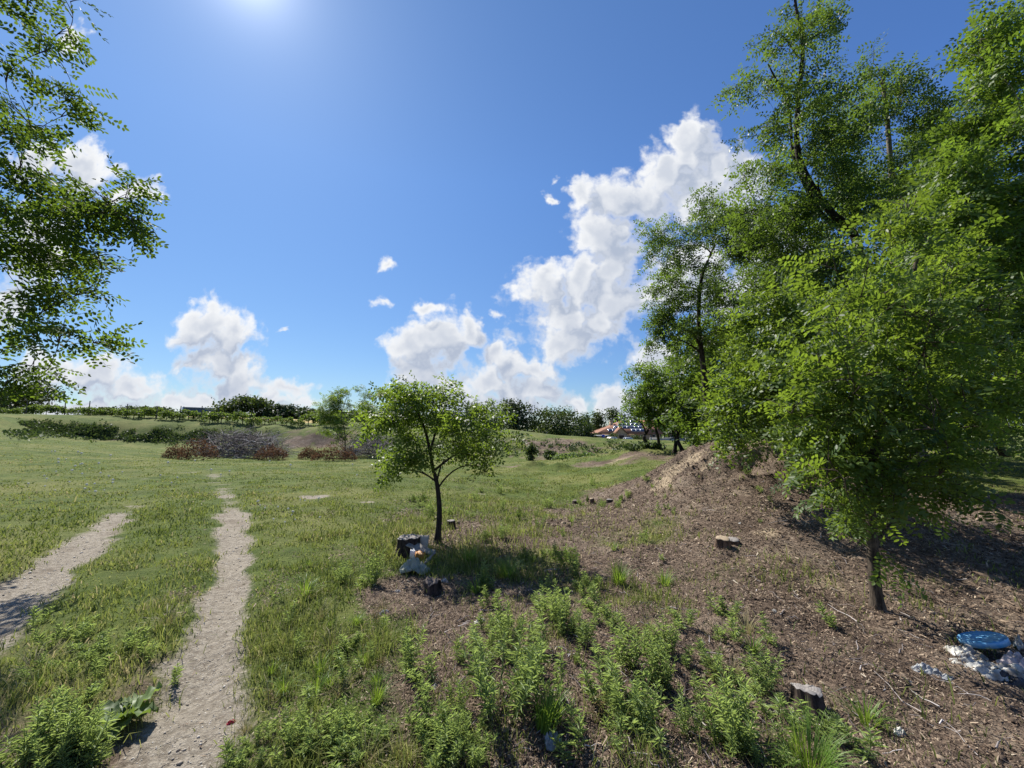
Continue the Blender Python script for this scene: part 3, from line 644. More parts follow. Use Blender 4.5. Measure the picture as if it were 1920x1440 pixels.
# the big locust at the left whose branches reach into the picture
LB = at_xy(-9.9, 5.7)
tree('locust_tree', 'locust tree at the left edge with dark feathery leaf sprays against the sky', [LB, LB + A((.1, .1, 1.6)), LB + A((.3, .1, 3.5)), LB + A((.7, .1, 5.6)), LB + A((.8, 0, 8.2))], .15,
     [(60, 330, 5.3, 70, 30, .6, 4), (70, 410, 5.2, 100, 45, .6, 12), (180, 385, 5.2, 50, 30, .4, 6), (235, 388, 5.2, 20, 30, .3, 3), (245, 345, 5.2, 16, 12, .3, 1), (60, 480, 5.3, 80, 40, .6, 8), (170, 470, 5.2, 40, 24, .4, 3),
      (90, 545, 5.4, 70, 34, .5, 4), (175, 548, 5.3, 26, 12, .3, 1), (70, 610, 5.4, 60, 24, .5, 3), (170, 635, 5.3, 40, 16, .3, 2), (30, 640, 5.4, 40, 40, .5, 2), (55, 695, 5.4, 40, 14, .3, 2), (20, 740, 5.4, 30, 20, .4, 2),
      (110, 170, 5.2, 45, 40, .5, 2), (160, 205, 5.2, 26, 16, .3, 1), (60, 200, 5.3, 60, 50, .6, 4), (50, 100, 5.2, 55, 50, .6, 3), (110, 60, 5.2, 34, 40, .4, 1), (70, 15, 5.2, 60, 30, .5, 2), (135, 8, 5.2, 18, 10, .2, 1), (30, 265, 5.3, 60, 34, .6, 2),
      (-120, 300, 5.6, 90, 300, 1.5, 14), (-150, -120, 5.6, 200, 120, 1.5, 8), (-320, 300, 5.5, 140, 300, 1.6, 10)],
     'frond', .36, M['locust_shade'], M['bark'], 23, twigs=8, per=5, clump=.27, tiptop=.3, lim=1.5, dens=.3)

# the stand of locusts at the right
NB = G(1646, 1145); y = NB[1]
tree('locust_tree', 'near locust with a straight pale trunk rising from the bark covered slope', [NB, PX(1638, 1060, y), PX(1634, 980, y), PX(1630, 900, y + .1), PX(1655, 780, y + .2), PX(1690, 620, y + .3), PX(1720, 480, y + .4)], .052,
     [(1640, 890, y, 70, 60, .6, 10), (1550, 830, y, 70, 80, .6, 10), (1700, 800, y + .2, 90, 110, .8, 15), (1600, 730, y + .1, 120, 90, .8, 20), (1720, 650, y + .3, 120, 110, .8, 22), (1580, 930, y, 40, 26, .3, 4), (1690, 950, y, 60, 30, .4, 3),
      (1780, 740, y + .3, 90, 110, .7, 14), (1640, 540, y + .3, 110, 80, .9, 14), (1720, 420, y + .6, 70, 60, .7, 8), (1560, 640, y + .2, 60, 60, .6, 6), (1790, 540, y + .5, 90, 80, .7, 10), (1760, 900, y, 70, 40, .5, 5), (1490, 760, y + .2, 50, 70, .4, 6), (1830, 640, y + .4, 90, 120, .6, 10), (1870, 740, y + .4, 70, 90, .6, 8), (1600, 1000, y, 20, 10, .2, 1)],
     'near', .21, M['locust_pale'], M['bark'], 31, twigs=10, per=8, clump=.40, tiptop=.4, dens=.43,
     extra=[([PX(1660, 760, y + .2), PX(1760, 640, y + .1), PX(1880, 540, y)], .026), ([PX(1650, 800, y + .2), PX(1760, 640, y + .4), PX(1850, 560, y + .5)], .02)])
MBs = G(1575, 905); y = MBs[1]
tree('locust_tree', 'leaning locust on the crest of the soil mound, its bright leaves hanging over it', [MBs, PX(1556, 860, y), PX(1545, 800, y - .1), PX(1500, 720, y - .3), PX(1470, 620, y - .4), PX(1450, 540, y - .4)], .10,
     [(1450, 775, y - .6, 90, 55, .9, 13), (1385, 790, y - .8, 50, 40, .5, 6), (1480, 690, y - .5, 110, 60, .9, 17), (1530, 835, y - .4, 60, 40, .7, 7), (1400, 700, y - .5, 60, 50, .7, 7), (1450, 600, y - .4, 80, 60, .8, 10), (1560, 780, y - .3, 80, 80, .8, 13), (1570, 650, y - .3, 80, 80, .8, 12)],
     'mid', .26, M['locust_pale'], M['bark_dark'], 32, twigs=11, per=8, clump=.48)
tb = at_xy(7.3, 14.2); y = tb[1]
tree('locust_tree', 'slender locust with a curved dark trunk and open crown behind the soil mound', [tb, PX(1345, 838, y), PX(1333, 800, y), PX(1326, 765, y), PX(1319, 690, y), PX(1313, 640, y), PX(1310, 590, y), PX(1316, 520, y), PX(1340, 460, y)], .15,
     [(1300, 530, y, 60, 40, 1, 8), (1260, 480, y, 50, 26, .8, 6), (1350, 440, y, 80, 40, 1.2, 12), (1300, 610, y, 60, 34, 1, 9), (1235, 560, y, 26, 26, .5, 4), (1225, 635, y, 34, 14, .5, 4), (1370, 570, y, 60, 60, 1.2, 11), (1380, 650, y, 60, 40, 1, 8), (1420, 520, y, 60, 70, 1.2, 10), (1320, 395, y, 26, 14, .5, 2), (1250, 445, y, 30, 18, .5, 3), (1400, 410, y, 50, 30, .8, 6)],
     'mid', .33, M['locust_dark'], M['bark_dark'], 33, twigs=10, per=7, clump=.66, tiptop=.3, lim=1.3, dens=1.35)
tb = at_xy(10.6, 11.6); y = 11.2
tree('locust_tree', 'tallest locust, its thin forked top rising above all the other trees', [tb, PX(1660, 800, 11.5), PX(1640, 620, y), PX(1605, 450, y), PX(1560, 400, y), PX(1520, 345, y), PX(1495, 280, y), PX(1497, 180, y), PX(1505, 90, y), PX(1492, 10, y), PX(1487, -60, y)], .19,
     [(1440, 180, y, 50, 60, 1, 6), (1410, 150, y, 40, 20, .6, 3), (1530, 70, y, 50, 60, 1, 10), (1450, 60, y, 40, 50, .8, 5), (1540, 170, y, 50, 60, 1, 9), (1480, 260, y, 100, 50, 1.2, 12), (1420, 250, y, 40, 26, .6, 4), (1500, 350, y, 100, 60, 1.4, 15), (1430, 340, y, 50, 40, .8, 6),
      (1560, 290, y, 60, 60, 1.2, 9), (1480, 440, y, 100, 60, 1.4, 14), (1600, 400, y, 60, 80, 1.3, 11), (1540, 520, y, 110, 80, 1.5, 17), (1520, -30, y, 60, 50, .8, 6), (1640, 560, y, 90, 80, 1.4, 12), (1450, 520, y, 70, 60, 1.2, 12), (1570, 200, y, 40, 90, 1.2, 8), (1420, 430, y, 60, 60, 1.2, 9), (1560, 450, y, 80, 80, 1.3, 12)],
     'mid', .34, M['locust_dark'], M['bark_dark'], 34, twigs=8, per=7, clump=.66, tiptop=.16, lim=1.4, dens=.8,
     extra=[([PX(1590, 430, y), PX(1540, 400, y + .2), PX(1490, 300, y + .3), PX(1478, 200, y + .4), PX(1440, 120, y + .3)], .07), ([PX(1498, 110, y), PX(1470, 70, y), PX(1440, 55, y)], .025)])
tb = at_xy(14.5, 13.8); y = 13.4
tree('locust_tree', 'broad locust with a rounded feathery top right of the tallest one', [tb, PX(1700, 780, 13.8), PX(1690, 560, y), PX(1672, 340, y), PX(1664, 230, y), PX(1655, 150, y)], .17,
     [(1660, 180, y, 60, 50, 1.2, 12), (1720, 220, y, 60, 40, 1.2, 11), (1610, 230, y, 40, 60, 1, 8), (1680, 300, y, 100, 60, 1.5, 18), (1760, 330, y, 60, 80, 1.3, 12), (1650, 400, y, 90, 60, 1.5, 15), (1740, 440, y, 90, 70, 1.5, 16), (1640, 130, y, 30, 18, .6, 3), (1690, 560, y, 120, 80, 1.6, 24), (1600, 320, y, 60, 90, 1.4, 12), (1800, 300, y, 60, 90, 1.4, 12), (1700, 380, y, 130, 90, 1.6, 22)],
     'mid', .36, M['locust_dark'], M['bark_grey'], 35, twigs=9, per=7, clump=.72, lim=1.4)
tb = at_xy(11.6, 7.4); y = 7.3
tree('locust_tree', 'locust at the right edge of the stand with twigs spreading over the gap', [tb, PX(2040, 800, 7.4), PX(2000, 560, y), PX(1960, 330, y), PX(1940, 120, y), PX(1935, -40, y)], .15,
     [(1880, 120, y, 50, 60, .9, 10), (1900, 40, y, 40, 30, .7, 5), (1850, 160, y, 26, 16, .5, 3), (1890, 250, y, 60, 60, 1, 11), (1860, 380, y, 90, 80, 1.1, 20), (1880, 500, y, 90, 80, 1.1, 18), (1960, 300, y, 60, 200, 1, 16), (1850, 630, y, 100, 80, 1.1, 16), (1960, 600, y, 60, 160, 1, 12), (1890, 740, y, 60, 60, 1, 10), (1930, 800, y, 40, 40, 1, 4), (1780, 420, y, 50, 50, .8, 7), (2080, 400, y, 80, 300, 1.2, 14), (1820, 280, y, 70, 60, 1, 10), (1780, 520, y, 70, 80, 1, 12), (1800, 420, y, 100, 120, 1.1, 18)],
     'mid', .29, M['locust'], M['bark_grey'], 36, twigs=10, per=8, clump=.48)
for (x_, y_, pxs, top, sd_, lab) in ((17.2, 15.5, 1850, 430, 41, 'shaded locust deep in the stand behind the right edge tree'), (12.8, 17.0, 1560, 470, 42, 'dark locust deep in the stand behind the mound crest'),
                                    (21.5, 17.2, 1880, 360, 43, 'dark locust over the sunlit grass gap at the right edge'), (15.2, 20.5, 1700, 360, 44, 'tall shaded locust in the middle depth of the stand'),
                                    (9.8, 18.6, 1400, 600, 45, 'leafy locust between the slender curved trunk and the stand'), (31.0, 25.0, 1865, 600, 47, 'far shaded locust closing the gap behind the sandy path'), (26.5, 26.0, 1700, 560, 48, 'far locust behind the middle of the stand'), (16.2, 11.2, 1985, 330, 46, 'thick shaded locust leaning over the sandy path')):
    tb = at_xy(x_, y_); pxc = 960 + FPX * x_ / y_; y = y_
    tree('locust_tree', lab, [tb, PX(pxc - 6, 820, y), PX(pxc + 8, 740, y), PX(pxc - 10, top + 60, y)], .14,
         [(pxc, (top + (850 if y > 15 else 835)) / 2 + 10, y, 110, ((850 if y > 15 else 835) - top) / 2 - 16, 1.8, 56), (pxc - 20, top + 30, y, 60, 40, 1, 8)],
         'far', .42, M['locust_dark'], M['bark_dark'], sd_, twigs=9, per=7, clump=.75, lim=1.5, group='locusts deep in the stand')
rows = [(1218, 22.5, 1214, 690), (1236, 24.5, 1240, 720), (1264, 22, 1270, 675), (1296, 20.5, 1310, 700), (1308, 23.5, 1300, 650), (1282, 21, 1330, 720)]
labs = ['thin upright locust at the open end of the tree row', 'thin straight locust second from the open end of the tree row', 'locust with a curved base in the row before the tiled house', 'forked locust with slanting stem nearest the soil mound in the row',
        'taller locust at the back of the tree row', 'locust whose stem slants strongly to the side in the tree row']
for k, ((bx, y, cxp, top), lab) in enumerate(zip(rows, labs)):
    tb = ground((PX(bx, 840, y)[0], y)); sl_ = (-24, 0, 14, 26, 4, -30)[k]
    tree('locust_tree', lab, [tb, PX(bx - 2 + sl_ * .35, 820, y), PX(bx - 6 - sl_ * .2, 800, y), PX(cxp, 765, y), PX(cxp - 4, top + 20, y)], .11,
         [(cxp, 735, y, 38, 36, 1.2, 17), (cxp + (-8, 4, 0, 16, 10, 26)[k], top + 22, y, 26, 22, .9, 7), (cxp, 780, y, 46, 20, 1, 8)],
         'far', .36, M['locust'], M['bark_dark'], 50 + k, twigs=9, per=7, clump=.62, lim=1.4, group='row of thin locusts beyond the mound')


# ------------------------------------------------------------------ trees and bushes in the distance
def far_tree(label, px, py_top, Y, wpx, seed, m, hb=None, name='tree', cat='tree', n=2600, leaf=.45, lobes=9, squash=1.0, group='trees along the horizon', slim=False, bot=None):
    g = np.random.default_rng(seed); base = ground((PX(px, 800, Y)[0], Y)); top = PX(px, py_top, Y)[2]; Hh = top - base[2]; Wd = wpx / FPX * Y * .74
    low = .18 if bot is None else bot
    P, Dn = [], []
    for i in range(lobes):
        u = g.random(); cz = Hh * (low + (1 - low) * (.12 + .72 * u)); wz = Wd * (math.sin(PI * min(1, (.25 + .75 * u))) ** .5 * .75 + .1) if not slim else Wd * .6 * (1.1 - u)
        a = g.uniform(0, 2 * PI); c = A((math.cos(a) * wz * g.uniform(.2, .8), math.sin(a) * wz * .8 * g.uniform(.2, .8), cz)); rr = A((Wd * g.uniform(.32, .55), Wd * g.uniform(.32, .55), min(Hh * .26, Wd * .5) * g.uniform(.7, 1.2) * squash))
        k = n // lobes; d = unit(g.normal(size=(k, 3))); P.append(c + d * rr * (g.random((k, 1)) ** .38) * (1 + .18 * g.normal(size=(k, 1)))); Dn.append(d)
    P = np.vstack(P); Dn = np.vstack(Dn); P[:, 2] = np.clip(P[:, 2], .05, Hh * 1.03)
    root = thing(name, label, cat, base, group=group)
    nn = len(P); D = unit(g.normal(size=(nn, 3)) + A((0, 0, -.3)))
    V, F, T = place_leaves('blob', P, D, Dn + g.normal(0, .5, (nn, 3)) + A((0, 0, .5)), leaf * g.uniform(.6, 1.25, nn), g, np.clip(g.beta(2, 2.4, nn), 0, 1))
    mk('crown', V, F, m, root, tint=T)
    L = [(catmull([(0, 0, -.3), (g.normal(0, .1), 0, Hh * .3), (g.normal(0, .2), g.normal(0, .2), Hh * .8)], 4), np.linspace(max(.12, Hh * .022), .03, 9))]
    for i in range(6):
        z = Hh * g.uniform(.2, .6); a = g.uniform(0, 2 * PI); L.append((bez(A((0, 0, z)), A((math.cos(a) * Wd * .3, math.sin(a) * Wd * .3, z + Hh * .12)), A((math.cos(a) * Wd * .6, math.sin(a) * Wd * .6, z + Hh * .2)), 5), np.linspace(Hh * .01, .02, 5)))
    V, F = tubes(L, 6); mk('trunk', V, F, M['bark_dark'], root, smooth=True)
    return root
HB = ['low hedge bush behind the vines below the sky at the far left', 'low hedge bush by the golden field end', 'hedge bush behind the vine posts', 'rounded hedge bush in the middle of the hedge', 'dense hedge bush left of the grey shed', 'low bush hiding the foot of the grey shed',
      'bush at the corner of the grey shed', 'dark bush under the rounded tree', 'low bush between the dark trees', 'dark low bush beside the second sapling', 'bush behind the second sapling', 'bush behind the small locust crown', 'low bush between the dark oak-like trees', 'low bush under the round tree']
FT = [(HB[i], px, py, Y, w, m, 1300, .45) for i, (px, py, Y, w, m) in enumerate([(110, 782, 100, 60, 'far_leaf'), (160, 780, 100, 60, 'far_leaf'), (212, 772, 80, 50, 'far_leaf'), (272, 770, 82, 60, 'far_dark'), (330, 778, 84, 50, 'far_leaf'), (372, 784, 84, 60, 'far_leaf'),
      (420, 780, 84, 50, 'far_leaf'), (480, 778, 86, 60, 'far_dark'), (555, 774, 88, 60, 'far_dark'), (620, 776, 88, 60, 'far_dark'), (705, 778, 88, 70, 'far_leaf'), (860, 790, 92, 70, 'far_dark'), (935, 785, 92, 60, 'far_dark'), (1010, 790, 92, 60, 'far_leaf')])]
FT += [('broad rounded tree rising above the hedge right of the grey shed', 456, 742, 80, 78, 'far_leaf', 3400, .5), ('dark bush-like tree between the rounded tree and the sapling', 530, 760, 84, 70, 'far_dark', 2600, .5),
      ('low dark tree just left of the second sapling', 585, 765, 84, 60, 'far_dark', 2200, .5), ('large dark spreading tree behind the vines at the far left', 28, 716, 66, 120, 'far_dark', 4200, .42),
      ('small tree between the grey shed and the rounded tree', 408, 772, 82, 40, 'far_leaf', 1200, .45), ('leafy tree standing left of the grey shed', 300, 764, 78, 60, 'far_leaf', 2000, .45), ('leafy low tree in the hedge over the vines', 245, 763, 76, 70, 'far_leaf', 2200, .45),
      ('loose low tree at the hedge end beside the golden field', 185, 764, 74, 56, 'far_leaf', 1800, .42), ('low dark tree behind the small locust sapling', 660, 770, 84, 110, 'far_dark', 2600, .5), ('dark tree behind the crown of the small locust', 760, 768, 86, 90, 'far_dark', 2400, .5),
      ('dark tree hidden partly by the locust sapling crown', 830, 768, 88, 70, 'far_dark', 2200, .5), ('very dark oak-like tree above the parked dark car', 968, 748, 82, 74, 'far_dark', 3600, .45), ('dark tree left of the very dark oak-like tree', 900, 752, 84, 74, 'far_dark', 3200, .45),
      ('mid green round tree behind the dark parked car', 1046, 756, 84, 82, 'far_leaf', 3600, .45), ('slim pale poplar-like tree left of the tiled house', 1098, 774, 100, 36, 'far_leaf', 1600, .5), ('taller pale tree behind the house chimney', 1122, 768, 125, 40, 'far_leaf', 1800, .6),
      ('pale rounded tree directly behind the tiled roof', 1147, 766, 130, 44, 'far_leaf', 1800, .6), ('dark low tree between the round tree and the house', 1090, 792, 96, 46, 'far_dark', 1600, .45), ('tree behind the right end of the tiled house', 1262, 768, 135, 80, 'far_leaf', 2000, .6),
      ('tree beyond the tree row by the house', 1320, 765, 120, 90, 'far_dark', 2200, .6)]
for i, (lab, px, py, Y, w, m, n, lf) in enumerate(FT):
    far_tree(lab, px, py, Y, w, 100 + i, M[m], n=n, leaf=lf, lobes=12 if w > 60 else 8, bot=0, slim='slim' in lab)
for i, (px, py, Y, w, lab) in enumerate([(1115, 812, 108, 18, 'shrub in front of the white canopy'), (1150, 808, 107, 20, 'shrub beside the gabled porch'), (1195, 812, 107, 26, 'shrub right of the silver car'), (1060, 812, 96, 24, 'shrub right of the dark car')]):
    far_tree(lab, px, py, Y, w, 140 + i, M['far_leaf'], name='shrub', cat='shrub', n=500, leaf=.35, lobes=5, bot=0, group='shrubs in front of the house')
# shrubs and hummocks in the hollow
for i, (px, py, Y, w, top, lab, m) in enumerate([(1065, 862, 31, 60, 848, 'wide leafy shrub at the foot of the bank in the hollow', 'weed_dark'), (1028, 858, 32, 26, 836, 'dark small shrub on the bank slope', 'far_leaf'), (996, 858, 33, 20, 832, 'upright dark shrub on the bank under the dark car', 'far_leaf'),
                                             (1098, 860, 31, 30, 850, 'low shrub at the right end of the hollow shrubs', 'weed_dark'), (740, 862, 23, 36, 838, 'green weeds bush right of the second brush pile', 'weed_dark')]):
    far_tree(lab, px, top, Y, w, 160 + i, M[m], name='shrub', cat='shrub', n=900, leaf=.16, lobes=6, bot=0, group='shrubs in the hollow')

# rank weeds on the bank faces
g = np.random.default_rng(88); P = []
for (x0, y0, x1, y1, n_) in ((10, 803, 330, 821, 4200), (330, 816, 520, 824, 1000), (960, 842, 1240, 842, 420), (660, 830, 960, 842, 500)):
    for i in range(n_):
        t = g.random(); px = x0 + (x1 - x0) * t; py = y0 + (y1 - y0) * t + g.normal(0, 6 if x0 < 900 else 9); P.append((px, py))
P = A(P); Yb = np.geomspace(22, 60, 500); Q = []
for px, py in P:
    a_, b_ = (px - 960) / FPX, (720 - py) / FPX; t_ = Yb / (CP - b_ * SP); Q.append((a_ * t_, EYE + (SP + b_ * CP) * t_))
Q = A(Q); hz_ = hbase(Q[:, 0].ravel(), np.tile(Yb, len(P))).reshape(len(P), -1); hit = (Q[:, 1] <= hz_); ok = hit.any(1); ix = hit.argmax(1)
bx, by = Q[np.arange(len(P)), 0, ix][ok], Yb[ix][ok]; keep = fbm(bx, by, .5, 3) > -.12; bx, by = bx[keep], by[keep]; bz = H(bx, by); P = []
for _ in range(7): P.append(np.stack((bx + g.normal(0, .16, len(bx)), by + g.normal(0, .12, len(bx)), bz + np.abs(g.normal(.06, .10, len(bx)))), -1))
P = np.vstack(P); n_ = len(P); V, F, T = place_leaves('blob', P, g.normal(size=(n_, 3)) + A((0, 0, .9)), g.normal(size=(n_, 3)), .17 * g.uniform(.5, 1.4, n_), g, g.beta(2, 2.2, n_))
tag(mk('bank_weeds', V, F, M['bank_weed'], tint=T), 'rank dark green weeds covering the bank faces around the hollow', 'weeds', kind='stuff')

# vineyard on the embankment
def vine(seed):
    g = np.random.default_rng(seed); root = thing('grapevine', 'leafy grapevine on wires along the embankment top', 'grapevine', (0, 0, 0), group='grapevines along the embankment')
    n = 560; P = np.stack((g.uniform(-1.05, 1.05, n), g.normal(0, .22, n), .2 + 1.1 * g.beta(2, 1.5, n)), -1); P[:, 2] += .25 * np.sin(P[:, 0] * 3 + seed) * g.random(n)
    D = unit(g.normal(size=(n, 3)) + A((0, -.2, -.5)))
    V, F, T = place_leaves('blob', P, D, g.normal(size=(n, 3)) + A((0, 0, .8)), .19 * g.uniform(.6, 1.3, n), g, g.beta(2, 2, n)); mk('foliage', V, F, M['vine_leaf'], root, tint=T)
    L = [(bez(A((0, 0, -.1)), A((.08, 0, .4)), A((-.03, 0, .9)), 6), np.linspace(.05, .03, 6)), (bez(A((-.03, 0, .85)), A((.4, 0, .95)), A((.9, .05, .9)), 5), np.linspace(.025, .012, 5)), (bez(A((-.03, 0, .85)), A((-.4, 0, .95)), A((-.9, .05, .9)), 5), np.linspace(.025, .012, 5))]
    V, F = tubes(L, 5); mk('stem', V, F, M['bark_dark'], root); return root
VP = [vine(s) for s in range(4)]; used = [False] * 4
M['post'] = simple('weathered_post', (.12, .10, .085), (.06, .05, .045), 12, .9)
post0 = None
ups = np.linspace(-40, 640, 34)
for k, px in enumerate(ups):
    Yv = 50 + 2.0 * math.sin(k * 1.7) * .5 + (2.5 if px < 200 else 2)
    p = ground((PX(px, 800, Yv)[0], Yv)); i = k % 4
    o = VP[i] if not used[i] else copy_tree(VP[i]); used[i] = True
    o.location = tuple(p); o.rotation_euler.z = random.uniform(-.2, .2) + (PI if k % 3 == 0 else 0); s = random.uniform(.75, 1.15); o.scale = (s * 1.05, s, s * random.uniform(.75, 1.05))
    o['label'] = 'leafy grapevine before the golden field on the embankment' if px < 190 else ('leafy grapevine below the grey shed on the embankment' if px < 420 else 'leafy grapevine at the hedge end of the embankment')
for k, px in enumerate((45, 118, 163, 235, 292, 335, 376, 408, 470, 560)):
    Yv = 52; p = ground((PX(px, 800, Yv)[0], Yv)); hgt = (1.9, 2.0, 1.9, 1.7, 1.7, 1.8, 2.0, 1.9, 1.6, 1.6)[k]
    if post0 is None:
        b_ = MB(); b_.tube([(0, 0, -.3), (.01, 0, .6), (0, 0, 1.0)], [.06, .055, .05], 7); b_.box((0, 0, 1.0), (.09, .09, .012)); post0 = b_.build('vine_post', M['post']); o = post0
    else: o = post0.copy(); COL.objects.link(o)
    o.location = tuple(p); o.scale = (1, 1, hgt); o.rotation_euler = (random.uniform(-.03, .03), random.uniform(-.04, .04), random.random())
    tag(o, 'taller dark wooden vine post against the sky at the golden field' if k == 1 else ('dark wooden vine post by the golden field' if k < 3 else 'dark wooden vine post among the grapevines below the hedge'), 'post', 'posts of the vineyard')


# ------------------------------------------------------------------ brush piles
def sticks(g, n, W, D, Hh, rad, lmin, lmax):
    L = []
    for i in range(n):
        a = g.uniform(0, 2 * PI); q = math.sqrt(g.random()); u = A((math.cos(a) * q, math.sin(a) * q)); z = Hh * math.sqrt(max(0, 1 - q * q)) * g.uniform(.05, 1.0)
        p = A((u[0] * W, u[1] * D, z + .03)); az = g.uniform(0, 2 * PI); el = g.normal(.1, .35); l = g.uniform(lmin, lmax)
        d = A((math.cos(az) * math.cos(el), math.sin(az) * math.cos(el), math.sin(el)))
        e = p + d * l; m_ = (p + e) / 2 + g.normal(0, .1 * l, 3); e[2] = max(e[2], .03); m_[2] = max(m_[2], .05); r = rad * g.uniform(.5, 1.5)
        L.append((bez(p, m_, e, 5), np.linspace(r, r * .35, 5)))
        if i % 2 == 0:
            for _ in range(2):
                s = g.integers(1, 4); q0 = L[-1][0][s] if len(L[-1][0]) == 5 else p; dd = unit(d + g.normal(0, .6, 3)); e2 = q0 + dd * l * .45; e2[2] = max(e2[2], .03); L.append((bez(q0, (q0 + e2) / 2 + g.normal(0, .04 * l, 3), e2, 4), np.linspace(r * .5, r * .2, 4)))
    return L
def brush(label, px0, px1, py_b, py_t, seed, n, lighter=0):
    g = np.random.default_rng(seed); p = G((px0 + px1) / 2, py_b); Y = p[1]; W = (px1 - px0) / FPX * Y / 2; Hh = (py_b - py_t) / FPX * Y
    p = ground((p[0], Y + 1.0)); L = sticks(g, n, W, 1.6, Hh, .021, .7, 2.0); V, F = tubes(L, 4)
    T = np.concatenate([np.full(len(a) * 4, np.clip(g.beta(1.2, 1.3) + lighter + (.3 if g.random() < .08 else 0), 0, 1)) for a, _ in L])
    return tag(mk('brush_pile', V, F, M['stick'], tint=T, loc=p), label, 'brush pile', 'heaps of cut branches')
brush('large heap of grey cut branches left of the saplings', 350, 520, 858, 808, 61, 900)
brush('smaller heap of pale grey branches beside the second sapling', 632, 735, 858, 816, 62, 620, .08)
def dry(label, px0, px1, py_b, py_t, seed):
    g = np.random.default_rng(seed); p = G((px0 + px1) / 2, py_b); Y = p[1]; W = (px1 - px0) / FPX * Y / 2; Hh = (py_b - py_t) / FPX * Y
    n = int(700 * W + 500); a = g.uniform(0, 2 * PI, n); q = np.sqrt(g.random(n)); P = np.stack((np.cos(a) * q * W, np.sin(a) * q * .6, Hh * np.sqrt(np.clip(1.02 - q * q, 0, 1)) * g.random(n) ** .5 * (1 + .15 * g.normal(size=n))), -1); P[:, 2] = np.abs(P[:, 2]) + .02
    V, F, T = place_leaves('blob', P, g.normal(size=(n, 3)) + A((0, 0, .2)), g.normal(size=(n, 3)), .075 * g.uniform(.5, 1.5, n), g, g.beta(2, 2, n))
    root = thing('dry_shrub', label, 'dry shrub', p, group='dead rusty shrubs by the brush piles'); mk('foliage', V, F, M['rust_leaf'], root, tint=T)
    L = sticks(g, int(40 * W + 20), W * .8, .5, Hh * .8, .008, .3, .8); V, F = tubes(L, 3); mk('twigs', V, F, M['rust_leaf'], root, tint=np.full(len(V), .35))
dry('rusty brown dead shrub at the left end of the large brush pile', 336, 406, 863, 826, 71)
dry('thin rusty dead shrub at the outer end of the large brush pile', 310, 345, 860, 836, 72)
dry('low rusty dead shrub before the right end of the large brush pile', 478, 538, 863, 838, 73)
dry('long rusty dead shrub before the pale grey brush pile', 584, 668, 864, 838, 74)
dry('sparse rusty dead shrub in the gap between the brush piles', 560, 596, 862, 840, 75)


# ------------------------------------------------------------------ buildings, cars and posts in the distance
M['shed_light'] = simple('shed_light_panel', (.30, .34, .38), (.27, .31, .35), 2, .5); M['shed_dark'] = simple('shed_dark_panel', (.10, .12, .15), (.085, .10, .125), 2, .5)
M['tile'] = simple('terracotta_tile', (.30, .15, .09), (.21, .10, .06), 4, .85); M['plaster'] = simple('tan_plaster', (.46, .33, .22), (.40, .28, .18), 2, .9)
M['white'] = simple('white_paint', (.78, .78, .76), (.72, .72, .70), 3, .5); M['glass_dark'] = simple('dark_glass', (.02, .025, .03), (.03, .035, .04), 3, .15, .5)
M['solar'] = simple('solar_cell', (.035, .05, .09), (.025, .035, .065), 6, .12, .5); M['solar_frame'] = simple('solar_frame', (.5, .52, .55), (.44, .46, .49), 4, .4, .5)
M['dark_wood'] = simple('dark_timber', (.07, .045, .03), (.04, .028, .02), 10, .8); M['steel'] = simple('steel_grey', (.25, .26, .28), (.2, .21, .22), 8, .5, .5, .6)
M['blue_sign'] = simple('blue_sign_paint', (.02, .05, .35), (.02, .045, .30), 4, .4); M['concrete'] = simple('concrete', (.34, .33, .31), (.26, .25, .24), 3, .9)

pL, pR = PX(318, 763, 110), PX(412, 770, 118); gz = 1.0
sh = thing('shed', 'long grey industrial shed with a flat roof behind the hedge', 'building', (pL[0], 110, gz))
zt = pL[2] - gz; pm = PX(345, 762, 108)
def wallq(x0, y0, x1, y1, z0, z1, t=.3):
    b = MB(); l = math.hypot(x1 - x0, y1 - y0); b.box(((x0 + x1) / 2, (y0 + y1) / 2, (z0 + z1) / 2), (l, t, z1 - z0), math.atan2(y1 - y0, x1 - x0)); return b
wallq(0, 4, pm[0] - pL[0], -2, 0, zt).build('wall', M['shed_light'], sh)
f_ = wallq(pm[0] - pL[0] + .15, -1.98, pR[0] - pL[0] + 3, 8, 0, zt - .35)
for k in range(7): f_.box((pm[0] - pL[0] + 1 + k * 1.9, -2.2 + (k * 1.9 + .85) * .75, zt / 2 - .3), (.10, .12, zt - .6), .6)
f_.build('wall', M['shed_dark'], sh)
wallq(pm[0] - pL[0] + .1, -2.1, pR[0] - pL[0] + 3, 7.9, zt - .35, zt - .1, .5).build('roof', M['shed_light'], sh)

